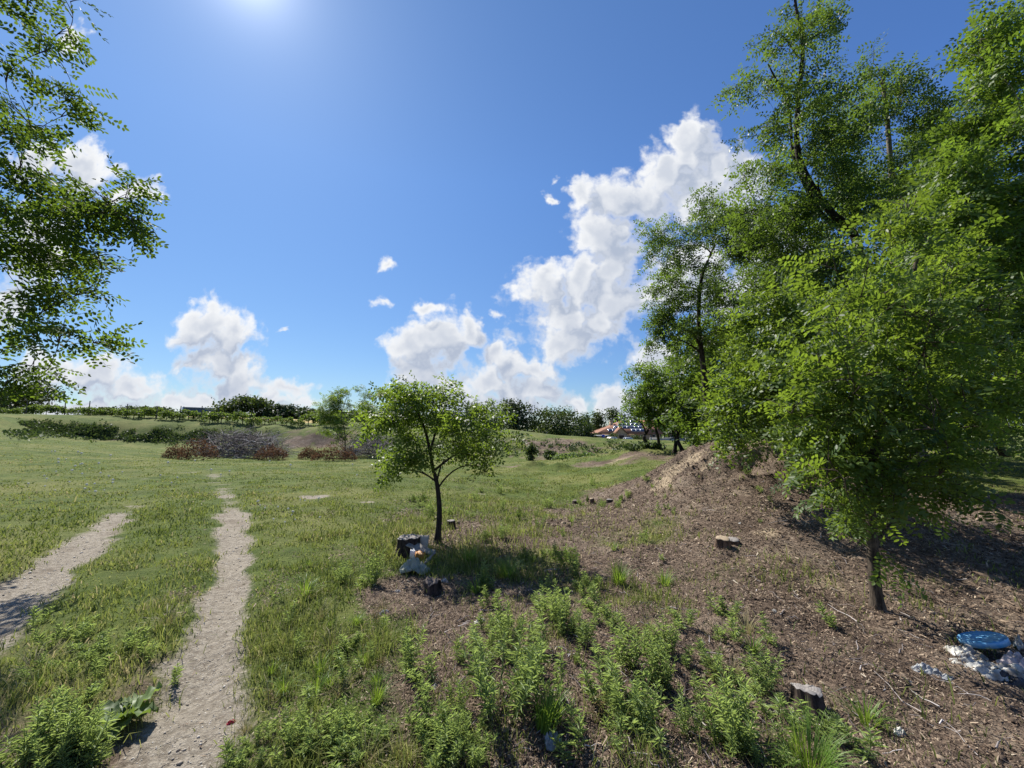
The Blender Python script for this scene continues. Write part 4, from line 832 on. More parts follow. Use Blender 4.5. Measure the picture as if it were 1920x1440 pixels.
# tiled house with solar panels
HY = 112; hx0 = PX(1118, 812, HY)[0]; hx1 = PX(1302, 812, HY)[0]; hz = -2.8; ez = PX(1150, 812.5, HY)[2] - hz; rz_ = PX(1180, 787.5, HY + 6)[2] - hz
hs_ = thing('house', 'low house with a terracotta hip roof covered in solar panels', 'house', (hx0, HY, hz)); WL = hx1 - hx0; DP = 12.0
b = MB(); b.box((WL / 2, DP / 2, ez / 2 - .05), (WL - 1.2, DP - 1.2, ez - .1)); b.build('wall', M['plaster'], hs_)
rl = PX(1168, 787.5, HY + 6)[0] - hx0; V = [(0, 0, ez), (WL, 0, ez), (WL, DP, ez), (0, DP, ez), (rl, DP / 2, rz_), (WL - 5, DP / 2, rz_), (0, 0, ez - .16), (WL, 0, ez - .16), (WL, DP, ez - .16), (0, DP, ez - .16)]
rf = MB(); rf.add(V, [(0, 1, 5, 4), (2, 3, 4, 5), (6, 9, 8, 7), (0, 6, 7, 1), (1, 7, 8, 2), (2, 8, 9, 3), (3, 9, 6, 0)]); rf.add(V, [(1, 2, 5), (3, 0, 4)])
rfo = rf.build('roof', M['tile'], hs_)
b = MB(); cxn = PX(1146, 800, HY + 5)[0] - hx0; ch0, ch1 = PX(1146, 806, HY + 5)[2] - hz, PX(1146, 789.5, HY + 5)[2] - hz
b.box((cxn, 5, (ch0 + ch1) / 2), (.75, .75, ch1 - ch0)); b.box((cxn, 5, ch1 + .05), (.95, .95, .12)); b.build('chimney', M['plaster'], rfo)
def slope(x, s): return (x, s * DP / 2, ez + s * (rz_ - ez))       # a point on the front slope
sa = math.atan2(rz_ - ez, DP / 2); sl_len = math.hypot(rz_ - ez, DP / 2)
pan0 = None
for (row, x0p, x1p) in ((0, 1170, 1204), (1, 1160, 1204), (2, 1150, 1178), (2, 1180, 1206), (3, 1137, 1160), (3, 1180, 1206)):
    s = .9 - row * .225; xa, xb = (PX(q, 800, HY + 3)[0] - hx0 for q in (x0p, x1p)); k = max(1, round((xb - xa) / 1.25))
    for i in range(k):
        p_ = slope(xa + (i + .5) * 1.25, s)
        if pan0 is None:
            fr = MB(); fr.box((0, 0, .05), (1.22, 1.5, .05)); fo = fr.build('solar_panel', M['solar_frame'], hs_); gl = MB(); gl.box((0, 0, .08), (1.13, 1.41, .02)); gl.build('cell', M['solar'], fo); pan0 = fo; o = fo
        else: o = copy_tree(pan0, hs_)
        o.location = p_; o.rotation_euler = (sa, 0, 0)
gxp = PX(1165, 810, HY - 2)[0] - hx0; pt = PX(1163, 801, HY - 2)[2] - hz; pw = 2.0
b = MB(); b.box((gxp, -1.9, 1.15), (3.2, .3, 2.3)); V = [(gxp - 1.6, -2.05, 2.3), (gxp + 1.6, -2.05, 2.3), (gxp, -2.05, pt - .25), (gxp - 1.6, -1.75, 2.3), (gxp + 1.6, -1.75, 2.3), (gxp, -1.75, pt - .25)]
b.add(V, [(0, 1, 2), (5, 4, 3)]); b.add(V, [(0, 2, 5, 3), (1, 4, 5, 2)]); po = b.build('porch', M['plaster'], hs_)
b = MB(); an = math.atan2(pt - 2.2, 2.0)
for sgn in (-1, 1): b.box((gxp + sgn * 1.0, -.6, (pt + 2.2) / 2), (math.hypot(2.0, pt - 2.2) + .1, 3.6, .14), 0, sgn * an)
b.build('porch_roof', M['tile'], po)
b = MB(); b.box((gxp, -2.1, 1.0), (1.3, .08, 1.9)); b.build('door', M['dark_wood'], po)
for k in range(6):
    b = MB(); b.box((10.5 + k * 2.9 if k else 3.5, .55, 1.45), (1.5, .1, 1.2)); w_ = b.build('window', M['white'], hs_); b = MB(); b.box((10.5 + k * 2.9 if k else 3.5, .48, 1.45), (1.25, .08, 1.0)); b.build('pane', M['glass_dark'], w_)
b = MB()
for k in range(8): b.box((11 + k * 2.3, -.9, (ez - .2) / 2), (.18, .18, ez - .25))
b.box((19, -.9, ez - .22), (17, .2, .18)); b.build('veranda', M['dark_wood'], hs_)

# utility pole, sign, canopy, boundary wall
p = at_xy(PX(1172, 790, 150)[0], 150); tp = PX(1172, 776, 150)[2]; ul = thing('utility_pole', 'steel utility pole with crossarm rising behind the solar roof', 'pole', p)
b = MB(); b.tube([(0, 0, -.5), (0, 0, (tp - p[2]))], [.34, .28], 8); b.build('pole', M['steel'], ul); b = MB(); b.box((0, 0, tp - p[2] - .4), (3.6, .22, .22)); b.box((0, 0, tp - p[2] - 1.6), (1.8, .2, .2)); ca_ = b.build('crossarm', M['steel'], ul)
for k in (-1.6, -.9, .9, 1.6):
    b = MB(); b.tube([(k, 0, tp - p[2] - .3), (k, 0, tp - p[2] + .2)], [.12, .07], 7); b.build('insulator', M['white'], ca_)
p = at_xy(PX(1131, 820, 100)[0], 100); sg = thing('road_sign', 'blue road sign on a post before the white canopy', 'sign', p); sz = PX(1131, 817.5, 100)[2] - p[2]
b = MB(); b.tube([(0, 0, -.2), (0, 0, sz + .3)], [.04, .04], 7); b.build('post', M['steel'], sg); b = MB(); b.box((0, -.06, sz), (.75, .04, .75)); b.build('panel', M['blue_sign'], sg)
p = at_xy(PX(1120, 820, 106)[0], 106); cn = thing('canopy', 'low white canopy roof left of the house porch', 'canopy', p); zc = PX(1120, 816.5, 106)[2] - p[2]
b = MB(); b.box((0, 0, zc), (5.6, 3, .14)); b.build('canopy_roof', M['white'], cn)
for sx_ in (-2.6, 2.6):
    for sy_ in (-1.3, 1.3):
        b = MB(); b.box((sx_, sy_, zc / 2 - .1), (.1, .1, zc)); b.build('leg', M['dark_wood'], cn)
p = at_xy(PX(1258, 825, 98)[0], 98); b = MB(); b.box((0, 0, .7), (10.5, .25, 1.5)); b.box((0, 0, 1.5), (10.6, .34, .1))
for k in range(5): b.box((-5 + k * 2.5, 0, .75), (.36, .36, 1.62))
tag(b.build('boundary_wall', M['concrete'], loc=p), 'grey boundary wall behind the thin tree trunks', 'wall')

# parked cars
M['tyre'] = simple('tyre_rubber', (.02, .02, .02), (.03, .03, .03), 10, .9); M['rim'] = simple('wheel_rim', (.4, .4, .42), (.3, .3, .32), 10, .4, .5, .6)
def loft(prof, halfw, inset, mat_, name, parent):
    """prof: side outline (x,z) closed; widths narrowing to the edges"""
    P = A(prof); n = len(P); V = []
    for yv, s in ((-halfw, .955), (-halfw * .9, 1), (halfw * .9, 1), (halfw, .955)):
        c = P.mean(0); Q = c + (P - c) * s; V += [(q[0], yv * (inset if q[1] > .95 else 1), q[1]) for q in Q]
    F4 = [(k * n + i, k * n + (i + 1) % n, (k + 1) * n + (i + 1) % n, (k + 1) * n + i) for k in range(3) for i in range(n)]
    V = A(V); cl, cr = V[:n].mean(0), V[3 * n:].mean(0); V = np.vstack((V, cl, cr))
    F3 = [(i, 4 * n, (i + 1) % n) for i in range(n)] + [(3 * n + (i + 1) % n, 4 * n + 1, 3 * n + i) for i in range(n)]
    F3 = [(f[0], f[1], f[2]) for f in F3]
    return mk(name, V, [np.asarray(F4), np.asarray(F3)], mat_, parent)
def car(label, px, Y, paint, van=False, rz=0):
    p = at_xy(PX(px, 822, Y)[0], Y); t = thing('parked_car' if not van else 'parked_van', label, 'car' if not van else 'van', p, rz, 'cars parked before the house')
    if van: body = [(-2.4, .35), (2.35, .35), (2.45, .8), (2.3, 1.1), (1.75, 1.2), (-2.35, 1.25), (-2.45, .7)]; cab = [(-2.3, 1.2), (1.7, 1.2), (1.15, 1.95), (-2.2, 2.0)]; gls = [(-2.1, 1.3), (1.45, 1.3), (1.05, 1.8), (-2.05, 1.82)]
    else: body = [(-2.15, .3), (2.1, .3), (2.2, .6), (2.05, .8), (1.1, .92), (-1.7, .95), (-2.2, .88), (-2.25, .55)]; cab = [(-1.75, .9), (1.05, .9), (.35, 1.42), (-1.1, 1.45)]; gls = [(-1.5, .96), (.85, .96), (.3, 1.34), (-1.02, 1.37)]
    loft(body, .88, .97, paint, 'body', t); loft(cab, .80, .86, paint, 'cabin', t); loft(gls, .815, .88, M['glass_dark'], 'side_window', t)
    b = MB(); x0, x1 = (cab[1], cab[2]); b.box(((x0[0] + x1[0]) / 2 + .03, 0, (x0[1] + x1[1]) / 2), (.04, 1.2, math.hypot(x0[0] - x1[0], x0[1] - x1[1]) * .8), 0, -math.atan2(x0[0] - x1[0], x1[1] - x0[1])); b.build('windscreen', M['glass_dark'], t)
    for sx_ in (-1.35, 1.35):
        for sy_ in (-.82, .82):
            b = MB(); b.tube([(sx_, sy_ - .11, .32), (sx_, sy_ - .1, .32), (sx_, sy_ + .1, .32), (sx_, sy_ + .11, .32)], [.25, .32, .32, .25], 14); w_ = b.build('wheel', M['tyre'], t); b = MB(); b.tube([(sx_, sy_ - .13, .32), (sx_, sy_ - .12, .32), (sx_, sy_ + .12, .32), (sx_, sy_ + .13, .32)], [.02, .19, .19, .02], 10); b.build('rim', M['rim'], w_)
    for sy_ in (-.6, .6):
        b = MB(); b.box((2.16 if not van else 2.42, sy_, .66), (.06, .32, .14)); b.build('headlight', M['white'], t)
    return t
P_ = lambda n_, c: simple(n_, c, tuple(x * .9 for x in c), 2, .25, .5)
car('dark blue car parked on the bank under the round tree', 1037, 88, P_('dark_blue_paint', (.02, .025, .06)), rz=.15)
car('white van parked at the left of the house', 1094, 100, P_('white_van_paint', (.62, .70, .80)), True, .1)
car('cream car parked before the gabled porch', 1149, 98, P_('cream_paint', (.75, .68, .60)), rz=.5)
car('silver car parked right of the gabled porch', 1174, 100, P_('silver_paint', (.42, .46, .52)), rz=PI + .2)


# ------------------------------------------------------------------ stumps, rubbish and other small things on the ground
def cutmat(name, c1, c2):
    m, N, o = mat(name); tcn = N.n('ShaderNodeTexCoord').outputs['Object']; r_ = N.vm('LENGTH', N.vm('MULTIPLY', tcn, (1, 1, 0)))
    w = N.m('SINE', N.m('MULTIPLY', N.m('ADD', r_, N.m('MULTIPLY', N.noise(tcn, 9, 3), .02)), 420)); f = N.noise(tcn, 20, 4)
    pbsdf(N, o, N.mix(N.m('MULTIPLY_ADD', w, .25, N.m('MULTIPLY', f, .6)), c1, c2), .85, .15); return m
M['cut_pale'] = cutmat('cut_wood_pale', (.36, .29, .20), (.18, .13, .09)); M['cut_grey'] = cutmat('cut_wood_grey', (.27, .25, .23), (.12, .105, .095)); M['cut_dark'] = cutmat('cut_wood_dark', (.16, .13, .11), (.05, .04, .035))
M['char'] = barkmat('charred_bark', (.075, .055, .043), (.018, .014, .012)); M['stump_bark'] = barkmat('stump_bark', (.17, .11, .075), (.05, .034, .025))
def stump(label, px, py, wpx, hpx, mb, mc, seed, lobes=0, tilt=(0, 0), jag=.0):
    g = np.random.default_rng(seed); p = G(px, py); t = np.linalg.norm(p - A((0, 0, EYE))); R = wpx / FPX * t / 2; Hh = hpx / FPX * t
    k, rings = 28, 9; an = np.arange(k) * 2 * PI / k; wob = 1 + .07 * np.sin(an * 3 + seed) + .05 * np.sin(an * 7 + 2 * seed) + g.normal(0, .025, k)
    if lobes: wob *= 1 - .32 * np.exp(-((np.abs(((an - 1.2 + PI) % (2 * PI)) - PI)) / .25) ** 2) - .32 * np.exp(-((np.abs(((an + 1.9 + PI) % (2 * PI)) - PI)) / .25) ** 2)
    V = []
    for i in range(rings):
        z = -.06 + (Hh + .06) * i / (rings - 1); fl = 1 + .35 * math.exp(-max(z, 0) / (.25 * Hh + .01)); zz_ = z + (jag * Hh * (np.sin(an * 2 + seed) + g.normal(0, .4, k)) if i == rings - 1 else 0)
        V.append(np.stack((np.cos(an) * R * wob * fl, np.sin(an) * R * wob * fl, np.broadcast_to(zz_, k)), -1) + g.normal(0, .012 * R, (k, 3)))
    top = V[-1]; V = np.vstack(V); i = np.arange(rings - 1)[:, None] * k; j = np.arange(k)[None]
    F = np.stack((i + j, i + (j + 1) % k, i + k + (j + 1) % k, i + k + j), -1).reshape(-1, 4)
    root = thing('tree_stump', label, 'stump', p, g.uniform(0, 6)); root.rotation_euler = (tilt[0], tilt[1], g.uniform(0, 6))
    mk('bark', V, F, mb, root, smooth=True)
    in1 = top * A((.93, .93, 1)) + A((0, 0, .008)); in2 = top * A((.5, .5, 1)) + A((0, 0, .010)) + g.normal(0, .003, top.shape); c = in2.mean(0)[None]
    V = np.vstack((top * A((.995, .995, 1)) + A((0, 0, .001)), in1, in2, c)); j = np.arange(k); j2 = (j + 1) % k
    mk('cut_top', V, [np.vstack((np.stack((j, j2, k + j2, k + j), -1), np.stack((k + j, k + j2, 2 * k + j2, 2 * k + j), -1))), np.stack((2 * k + j, 2 * k + j2, np.full(k, 3 * k)), -1)], mc, root)
    return root
stump('large dark split stump left of the small locust with rubbish at its foot', 765, 1036, 35, 25, M['char'], M['cut_grey'], 1, 1)
stump('small blackened stump just right of the small locust stem', 846, 992, 13, 14, M['char'], M['cut_grey'], 2)
stump('low charred stump on the bare patch below the rubbish', 812, 1108, 25, 15, M['char'], M['cut_dark'], 3, 0, (0, 0), .2)
stump('pale topped split stump on the mound slope', 1356, 1026, 19, 14, M['stump_bark'], M['cut_pale'], 4, 1, (.15, 0))
stump('grey flat stump half behind the pale split stump', 1374, 1020, 18, 7, M['stump_bark'], M['cut_grey'], 5, 0, (-.05, .1))
stump('weathered grey stump at the lower edge among weeds', 1518, 1332, 31, 22, M['char'], M['cut_grey'], 6, 0, (.22, .1), .08)
stump('reddish broken stump at the meadow edge beyond the small locust', 1110, 944, 8, 8, M['stump_bark'], M['cut_pale'], 7, 0, (0, 0), .1)
stump('grey low stump right of the reddish stump', 1143, 942, 10, 5, M['char'], M['cut_grey'], 8)
stump('short dark stump left of the reddish stump', 1080, 944, 12, 5, M['char'], M['cut_dark'], 9)

# rubbish beside the large stump
M['board'] = simple('tan_fibreboard', (.50, .43, .33), (.40, .34, .26), 14, .9); M['plank'] = simple('grey_plank', (.31, .285, .25), (.20, .18, .16), 20, .85)
M['orange'] = simple('orange_plastic', (.38, .17, .04), (.26, .12, .03), 14, .5); M['plastic_green'] = simple('grey_green_plastic', (.33, .34, .26), (.22, .235, .18), 7, .5, .3)
rp = G(790, 1032); rt = np.linalg.norm(rp - A((0, 0, EYE))) / FPX      # metres per pixel there
def slab(name, label, cat, px, py, dims, rx, ry, rz, m, lift=0):
    p = G(px, py) + A((0, 0, lift)); g = np.random.default_rng(int(px)); nx_, ny_ = 8, 5; V = []
    for z in (-1, 1):
        for j in range(ny_):
            for i in range(nx_): V.append(((i / (nx_ - 1) - .5) * dims[0], (j / (ny_ - 1) - .5) * dims[1], z * dims[2] / 2 + .012 * math.sin(i * 1.3 + j)))
    V = A(V); n_ = nx_ * ny_; V[:n_] += 0; F = []
    q = lambda i, j, s: s * n_ + j * nx_ + i
    for j in range(ny_ - 1):
        for i in range(nx_ - 1): F += [(q(i, j, 1), q(i + 1, j, 1), q(i + 1, j + 1, 1), q(i, j + 1, 1)), (q(i, j, 0), q(i, j + 1, 0), q(i + 1, j + 1, 0), q(i + 1, j, 0))]
    for i in range(nx_ - 1): F += [(q(i, 0, 0), q(i + 1, 0, 0), q(i + 1, 0, 1), q(i, 0, 1)), (q(i, ny_ - 1, 1), q(i + 1, ny_ - 1, 1), q(i + 1, ny_ - 1, 0), q(i, ny_ - 1, 0))]
    for j in range(ny_ - 1): F += [(q(0, j, 1), q(0, j + 1, 1), q(0, j + 1, 0), q(0, j, 0)), (q(nx_ - 1, j, 0), q(nx_ - 1, j + 1, 0), q(nx_ - 1, j + 1, 1), q(nx_ - 1, j, 1))]
    o = mk(name, rot(V, rx, ry, rz), F, m, loc=p); return tag(o, label, cat)
slab('board', 'tan board standing upright behind the grey plank', 'board', 788, 1036, (.22, .16, .012), 1.2, 0, -.1, M['board'], .15)
slab('plank', 'grey plank lying across the rubbish heap', 'plank', 787, 1044, (.42, .12, .024), .30, .26, -.25, M['plank'], .11)
slab('carton', 'crumpled orange and white carton under the grey plank', 'carton', 787, 1050, (.12, .09, .08), .2, .2, .3, M['orange'], .05)
slab('carton', 'small white carton between the stump and the orange carton', 'carton', 774, 1048, (.07, .08, .13), .1, .1, .1, M['white'], .05)
slab('plank', 'narrow grey lath leaning down from the rubbish', 'plank', 803, 1062, (.22, .03, .015), .1, -.75, .4, M['plank'], .08)
def sheet(name, label, cat, px, py, w, d, h, m, seed, rz=0, kink=None, lift=.0):
    """a crumpled sheet or bag lying on the ground: a closed, folded skin with thickness"""
    g = np.random.default_rng(seed); n = 40; u, v = np.meshgrid(np.linspace(-1, 1, n), np.linspace(-1, 1, n)); x = u.ravel(); y = v.ravel()
    q = np.hypot(x, y); x2 = x / np.maximum(1, q ** .8); y2 = y / np.maximum(1, q ** .8)
    o_ = seed * 3.1
    z = h * np.clip(1 - (x2 ** 2 + y2 ** 2) * .9, 0, 1) ** .6 * (.45 + 1.1 * np.abs(fbm(x2 + o_, y2, 1.9, 3))) + .62 * h * (.5 - np.abs(fbm(x2 + o_, y2 + 5, 2.6, 4)) * 1.6) * np.clip(1.25 - q, 0, 1)
    if kink is not None: z += kink * np.clip(.5 - np.abs(x2 + .2 * y2), 0, 1)
    V1 = np.stack((x2 * w / 2 * (1 + .16 * fbm(x2 + o_, y2 + 9, 2, 2)), y2 * d / 2 * (1 + .2 * fbm(x2 + 9, y2 + o_, 2, 2)), np.maximum(z, .004)), -1); V2 = V1 * A((.985, .985, 1)) - A((0, 0, .006))
    V = rot(np.vstack((V1, V2)), 0, 0, rz); I = np.arange(n * n).reshape(n, n); Fq = np.stack((I[:-1, :-1], I[:-1, 1:], I[1:, 1:], I[1:, :-1]), -1).reshape(-1, 4)
    rim = np.concatenate((I[0, :-1], I[:-1, -1], I[-1, :0:-1], I[:0:-1, 0])); r2 = np.roll(rim, -1); Fr = np.stack((r2, rim, rim + n * n, r2 + n * n), -1)
    o = mk(name, V, np.vstack((Fq, Fq[:, ::-1] + n * n, Fr)), m, loc=G(px, py) + A((0, 0, lift)), smooth=False); return tag(o, label, cat)
sheet('plastic_sheet', 'folded grey green plastic sheet lying below the large stump', 'plastic sheet', 779, 1072, .36, .20, .13, M['plastic_green'], 3, -.25, .015)
def bagmat(name, c1, c2, rough=.35):
    m, N, o = mat(name); tcn = N.n('ShaderNodeTexCoord').outputs['Object']; f = N.noise(tcn, 11, 4); b = pbsdf(N, o, N.mix(N.step(f, .4, .62), c1, c2), rough, .5)
    tr = N.n('ShaderNodeBsdfTranslucent'); N.put(tr.inputs[0], (*c1, 1)); mx = N.n('ShaderNodeMixShader'); mx.inputs[0].default_value = .25
    N.t.links.new(b.outputs[0], mx.inputs[1]); N.t.links.new(tr.outputs[0], mx.inputs[2]); N.t.links.new(mx.outputs[0], o.inputs[0]); N.put(b.inputs['Normal'], bump(N, N.noise(tcn, 26, 5, .6, 1.2), .7, .012)); return m
M['bag'] = bagmat('dirty_white_bag', (.58, .57, .52), (.24, .205, .16)); M['bag_grey'] = bagmat('grey_foil', (.45, .46, .46), (.20, .20, .20)); M['bag_black'] = bagmat('black_bag', (.03, .03, .035), (.015, .015, .02)); M['bag_pink'] = bagmat('pinkish_bag', (.60, .50, .49), (.45, .37, .36))
sheet('plastic_bag', 'big dirty white plastic bag lying in front of the blue lid', 'plastic bag', 1862, 1268, .50, .22, .09, M['bag'], 5, -.45)
sheet('plastic_bag', 'crumpled white plastic bag left of and under the blue lid', 'plastic bag', 1808, 1228, .24, .20, .06, M['bag'], 6, -.2)
sheet('plastic_bag', 'pinkish crumpled bag at the right edge of the rubbish', 'plastic bag', 1918, 1258, .24, .20, .09, M['bag_pink'], 7, -.5)
sheet('plastic_bag', 'dark bag pressed under the pinkish bag', 'plastic bag', 1905, 1282, .34, .16, .07, M['bag_black'], 8, -.3)
sheet('plastic_bag', 'small upright white scrap behind the rubbish at the right edge', 'scrap', 1912, 1217, .07, .06, .09, M['bag'], 9, 0)
sheet('foil_scrap', 'crumpled grey white foil lying left of the rubbish bags', 'scrap', 1740, 1262, .17, .08, .05, M['bag_grey'], 10, -.5)
sheet('foil_scrap', 'torn foil strip between the foil lump and the bags', 'scrap', 1775, 1277, .20, .06, .035, M['bag_grey'], 11, -.45)
for i, (px, py, s, m, lab) in enumerate([(900, 1170, .11, 'bag', 'pale flat scrap on the soil above the big weed clump'), (1452, 1147, .05, 'bag', 'white bottle cap sized scrap on open bark soil'), (720, 1024, .11, 'bag', 'white scrap left of the large dark stump'), (746, 1110, .06, 'bag_grey', 'bluish scrap on the bare patch left of the charred stump'),
                                      (720, 1150, .08, 'bag_grey', 'grey scrap at the weed edge of the bare patch'), (1388, 982, .06, 'bag', 'white paper scrap above the pale split stump'), (1522, 978, .03, 'bag', 'tiny white scrap high on the mound slope'), (1684, 1070, .05, 'bag', 'white scrap in the shade right of the near trunk'),
                                      (400, 1347, .025, 'bag', 'tiny white scrap on the track beside the red wrapper'), (390, 1410, .03, 'bag', 'pale pebble sized scrap near the bottom of the track'), (1688, 1376, .07, 'bag', 'white scrap beside the tuft in the lower right corner'), (1037, 1392, .12, 'bag_grey', 'grey scrap under the weeds at the bottom centre'),
                                      (833, 1092, .09, 'bag_grey', 'thin grey strip right of the plastic sheet'), (1830, 1185, .04, 'bag', 'small white scrap behind the crumpled bag'), (815, 1290, .05, 'bag', 'white fluffy scrap caught in a weed')]):
    sheet('litter_scrap', lab, 'scrap', px, py, s, s * .75, s * .35, M[m], 20 + i, i)
M['red'] = simple('red_wrapper', (.45, .03, .05), (.30, .02, .03), 30, .4); sheet('wrapper', 'small red wrapper on the right wheel track', 'wrapper', 433, 1358, .045, .03, .022, M['red'], 50, .5)
M['rubble'] = simple('pale_rubble', (.42, .38, .31), (.30, .26, .21), 9, .9, bmp=.02)
M['lid_blue'] = simple('blue_lid_plastic', (.08, .32, .58), (.24, .43, .58), 16, .34, .5, detail=7)
lp0 = G(1846, 1228); R = .142; b = MB(); k = 40
prof = [(0, .006), (.62, .006), (.66, .013), (.84, .013), (.88, .006), (.93, .008), (.97, .018), (1.0, .014), (1.0, -.022), (.96, -.022), (.95, -.004), (0, -.004)]
an = np.arange(k) * 2 * PI / k; V = np.vstack([np.stack((np.cos(an) * R * max(p_[0], .002), np.sin(an) * R * max(p_[0], .002), np.full(k, p_[1])), -1) for p_ in prof])
i = np.arange(len(prof) - 1)[:, None] * k; j = np.arange(k)[None]; lid = mk('bucket_lid', V, np.stack((i + j, i + k + j, i + k + (j + 1) % k, i + (j + 1) % k), -1).reshape(-1, 4), M['lid_blue'], smooth=True, loc=lp0 + A((0, 0, .115)))
from mathutils import Quaternion; lid.rotation_euler = Quaternion((.78, .62, 0), -.34).to_euler(); tag(lid, 'round bright blue bucket lid lying on the rubbish bags', 'lid')


# ------------------------------------------------------------------ weeds
def weed(stems, hgt, seed, spread=.1, m='weed', llen=.053, lw=.0029, per=70, name='weed'):
    """upright leafy weed: stems set densely with narrow leaves, fresh tuft at the tip"""
    g = np.random.default_rng(seed); L = []; P, D, S, Tt, Nn = [], [], [], [], []
    for s in range(stems):
        a = g.uniform(0, 2 * PI); q = spread * math.sqrt(g.random()); p0 = A((math.cos(a) * q * .6, math.sin(a) * q * .6, -.02)); h = hgt * g.uniform(.55, 1.05) * (1 - .3 * q / max(spread, .01)); e = A((math.cos(a) * q * 1.7, math.sin(a) * q * 1.7, h)) + g.normal(0, .02, 3)
        c = bez(p0, (p0 + e) / 2 + g.normal(0, .02, 3), e, 7); L.append((c, np.linspace(.0034, .0014, 7)))
        n = int(per * h / hgt) + 6; t = np.sort(g.uniform(.12, 1, n)) ; t[-7:] = g.uniform(.93, 1, 7); idx = t * 6; i0 = np.minimum(idx.astype(int), 5); f = (idx - i0)[:, None]; p = c[i0] * (1 - f) + c[i0 + 1] * f
        az = np.arange(n) * 2.4 + g.normal(0, .3, n); el = np.where(t > .9, g.uniform(.5, 1.2, n), g.normal(.62, .28, n)); d = np.stack((np.cos(az) * np.cos(el), np.sin(az) * np.cos(el), np.sin(el)), -1)
        P.append(p); D.append(d); S.append(llen * np.where(t > .9, .75, 1) * g.uniform(.7, 1.2, n) * (.75 + .5 * np.sin(PI * np.clip(t, 0, 1)))); Tt.append(np.clip(.12 + g.beta(2, 2.5, n) * .62 + .35 * (t > .85) + .18 * t, 0, 1)); Nn.append(np.stack((-np.cos(az) * np.sin(el), -np.sin(az) * np.sin(el), np.cos(el)), -1) + g.normal(0, .2, (n, 3)))
    P, D, S, Tt, Nn = np.vstack(P), np.vstack(D), np.concatenate(S), np.concatenate(Tt), np.vstack(Nn)
    r_ = lw / llen; LEAF['lance'] = [(A([(0, 0, 0), (r_ * .8, .3, .04), (r_, .55, .03), (0, 1, -.22), (-r_, .55, .03), (-r_ * .8, .3, .04)]), np.asarray([(0, 1, 2, 3), (0, 3, 4, 5)]))]
    V, F, T = place_leaves('lance', P, D, Nn, S, g, Tt); Vt, Ft = tubes(L, 4)
    return mk(name, np.vstack((V, Vt)), np.vstack((F, Ft + len(V))), M[m], tint=np.concatenate((T, np.full(len(Vt), .35))))
def tuft(nb, hgt, seed, m='tuft', w=.0028, spread=.05, lean=.8, name='grass_tuft'):
    g = np.random.default_rng(seed); V, F = [], []; T = []
    for i in range(nb):
        a = g.uniform(0, 2 * PI); q = spread * math.sqrt(g.random()); h = hgt * g.uniform(.5, 1.1); ln = lean * g.uniform(.15, 1.1); d = A((math.cos(a), math.sin(a), 0)); p = d * q + A((0, 0, -.01)); s = A((-d[1], d[0], 0))
        c = bez(p, p + A((0, 0, h * .75)) + d * h * ln * .25, p + d * h * ln + A((0, 0, h * (1 - .35 * ln))), 5); ws = w * A((1, .95, .8, .5, .08)); k = len(V) * 10
        V.append(np.stack((c - s * ws[:, None], c + s * ws[:, None]), 1).reshape(-1, 3)); F += [(k + 2 * j, k + 2 * j + 1, k + 2 * j + 3, k + 2 * j + 2) for j in range(4)]; T.append(np.full(10, g.beta(2, 2)))
    return mk(name, np.vstack(V), F, M[m], tint=np.concatenate(T))
PROT = {}
def proto(kind):
    """the first of each kind is the thing itself, later ones are copies of it"""
    if kind not in PROT:
        PROT[kind] = {'w1': lambda: weed(1, .30, 1, .02), 'w2': lambda: weed(3, .34, 2, .06), 'w3': lambda: weed(6, .43, 3, .09), 'w4': lambda: weed(15, .50, 4, .13, llen=.055), 'w5': lambda: weed(5, .26, 5, .10), 'w6': lambda: weed(9, .37, 6, .13),
                      'w7': lambda: weed(2, .24, 7, .05), 'w8': lambda: weed(4, .30, 8, .07, 'weed_dark'), 'w9': lambda: weed(10, .36, 9, .16, 'weed_dark', .055), 'wt': lambda: weed(1, .62, 10, .01, 'weed_dark', .05, .0042, 46),
                      'wd': lambda: weed(3, .34, 15, .05, 'weed_dry', .04, .0026, 24), 'gd': lambda: tuft(60, .22, 16, 'tuft_dry', .002, .05, 1.2), 'g1': lambda: tuft(150, .26, 11, spread=.06), 'g2': lambda: tuft(90, .20, 12, spread=.05, lean=1.0), 'g3': lambda: tuft(46, .18, 13, spread=.03, lean=1.1), 'g4': lambda: tuft(230, .32, 14, spread=.11, w=.0026, lean=1.15)}[kind]()
        return PROT[kind]
    c = PROT[kind].copy(); COL.objects.link(c); return c
def put(kind, px, py, label, group, s=1.0):
    p = G(px, py); o = proto(kind); o.location = tuple(p); o.rotation_euler = (random.gauss(0, .10), random.gauss(0, .10), random.uniform(0, 6.28)); q_ = random.uniform(.82, 1.15); o.scale = (s * q_, s * q_, s * random.uniform(.75, 1.2)); return tag(o, label, 'grass tuft' if kind[0] == 'g' else 'weed', group)
BELT = [(1035, 1040), (1075, 1085), (1020, 1110), (1100, 1120), (1060, 1150), (1140, 1160), (1000, 1190), (1090, 1205), (1180, 1195), (1220, 1240), (1130, 1250), (1290, 1250), (1240, 1290), (1340, 1275), (1310, 1320), (1400, 1300), (1385, 1345), (1450, 1350), (1345, 1395), (1290, 1370), (1480, 1400), (1430, 1430), (1560, 1430), (960, 1250), (900, 1280), (860, 1340)]
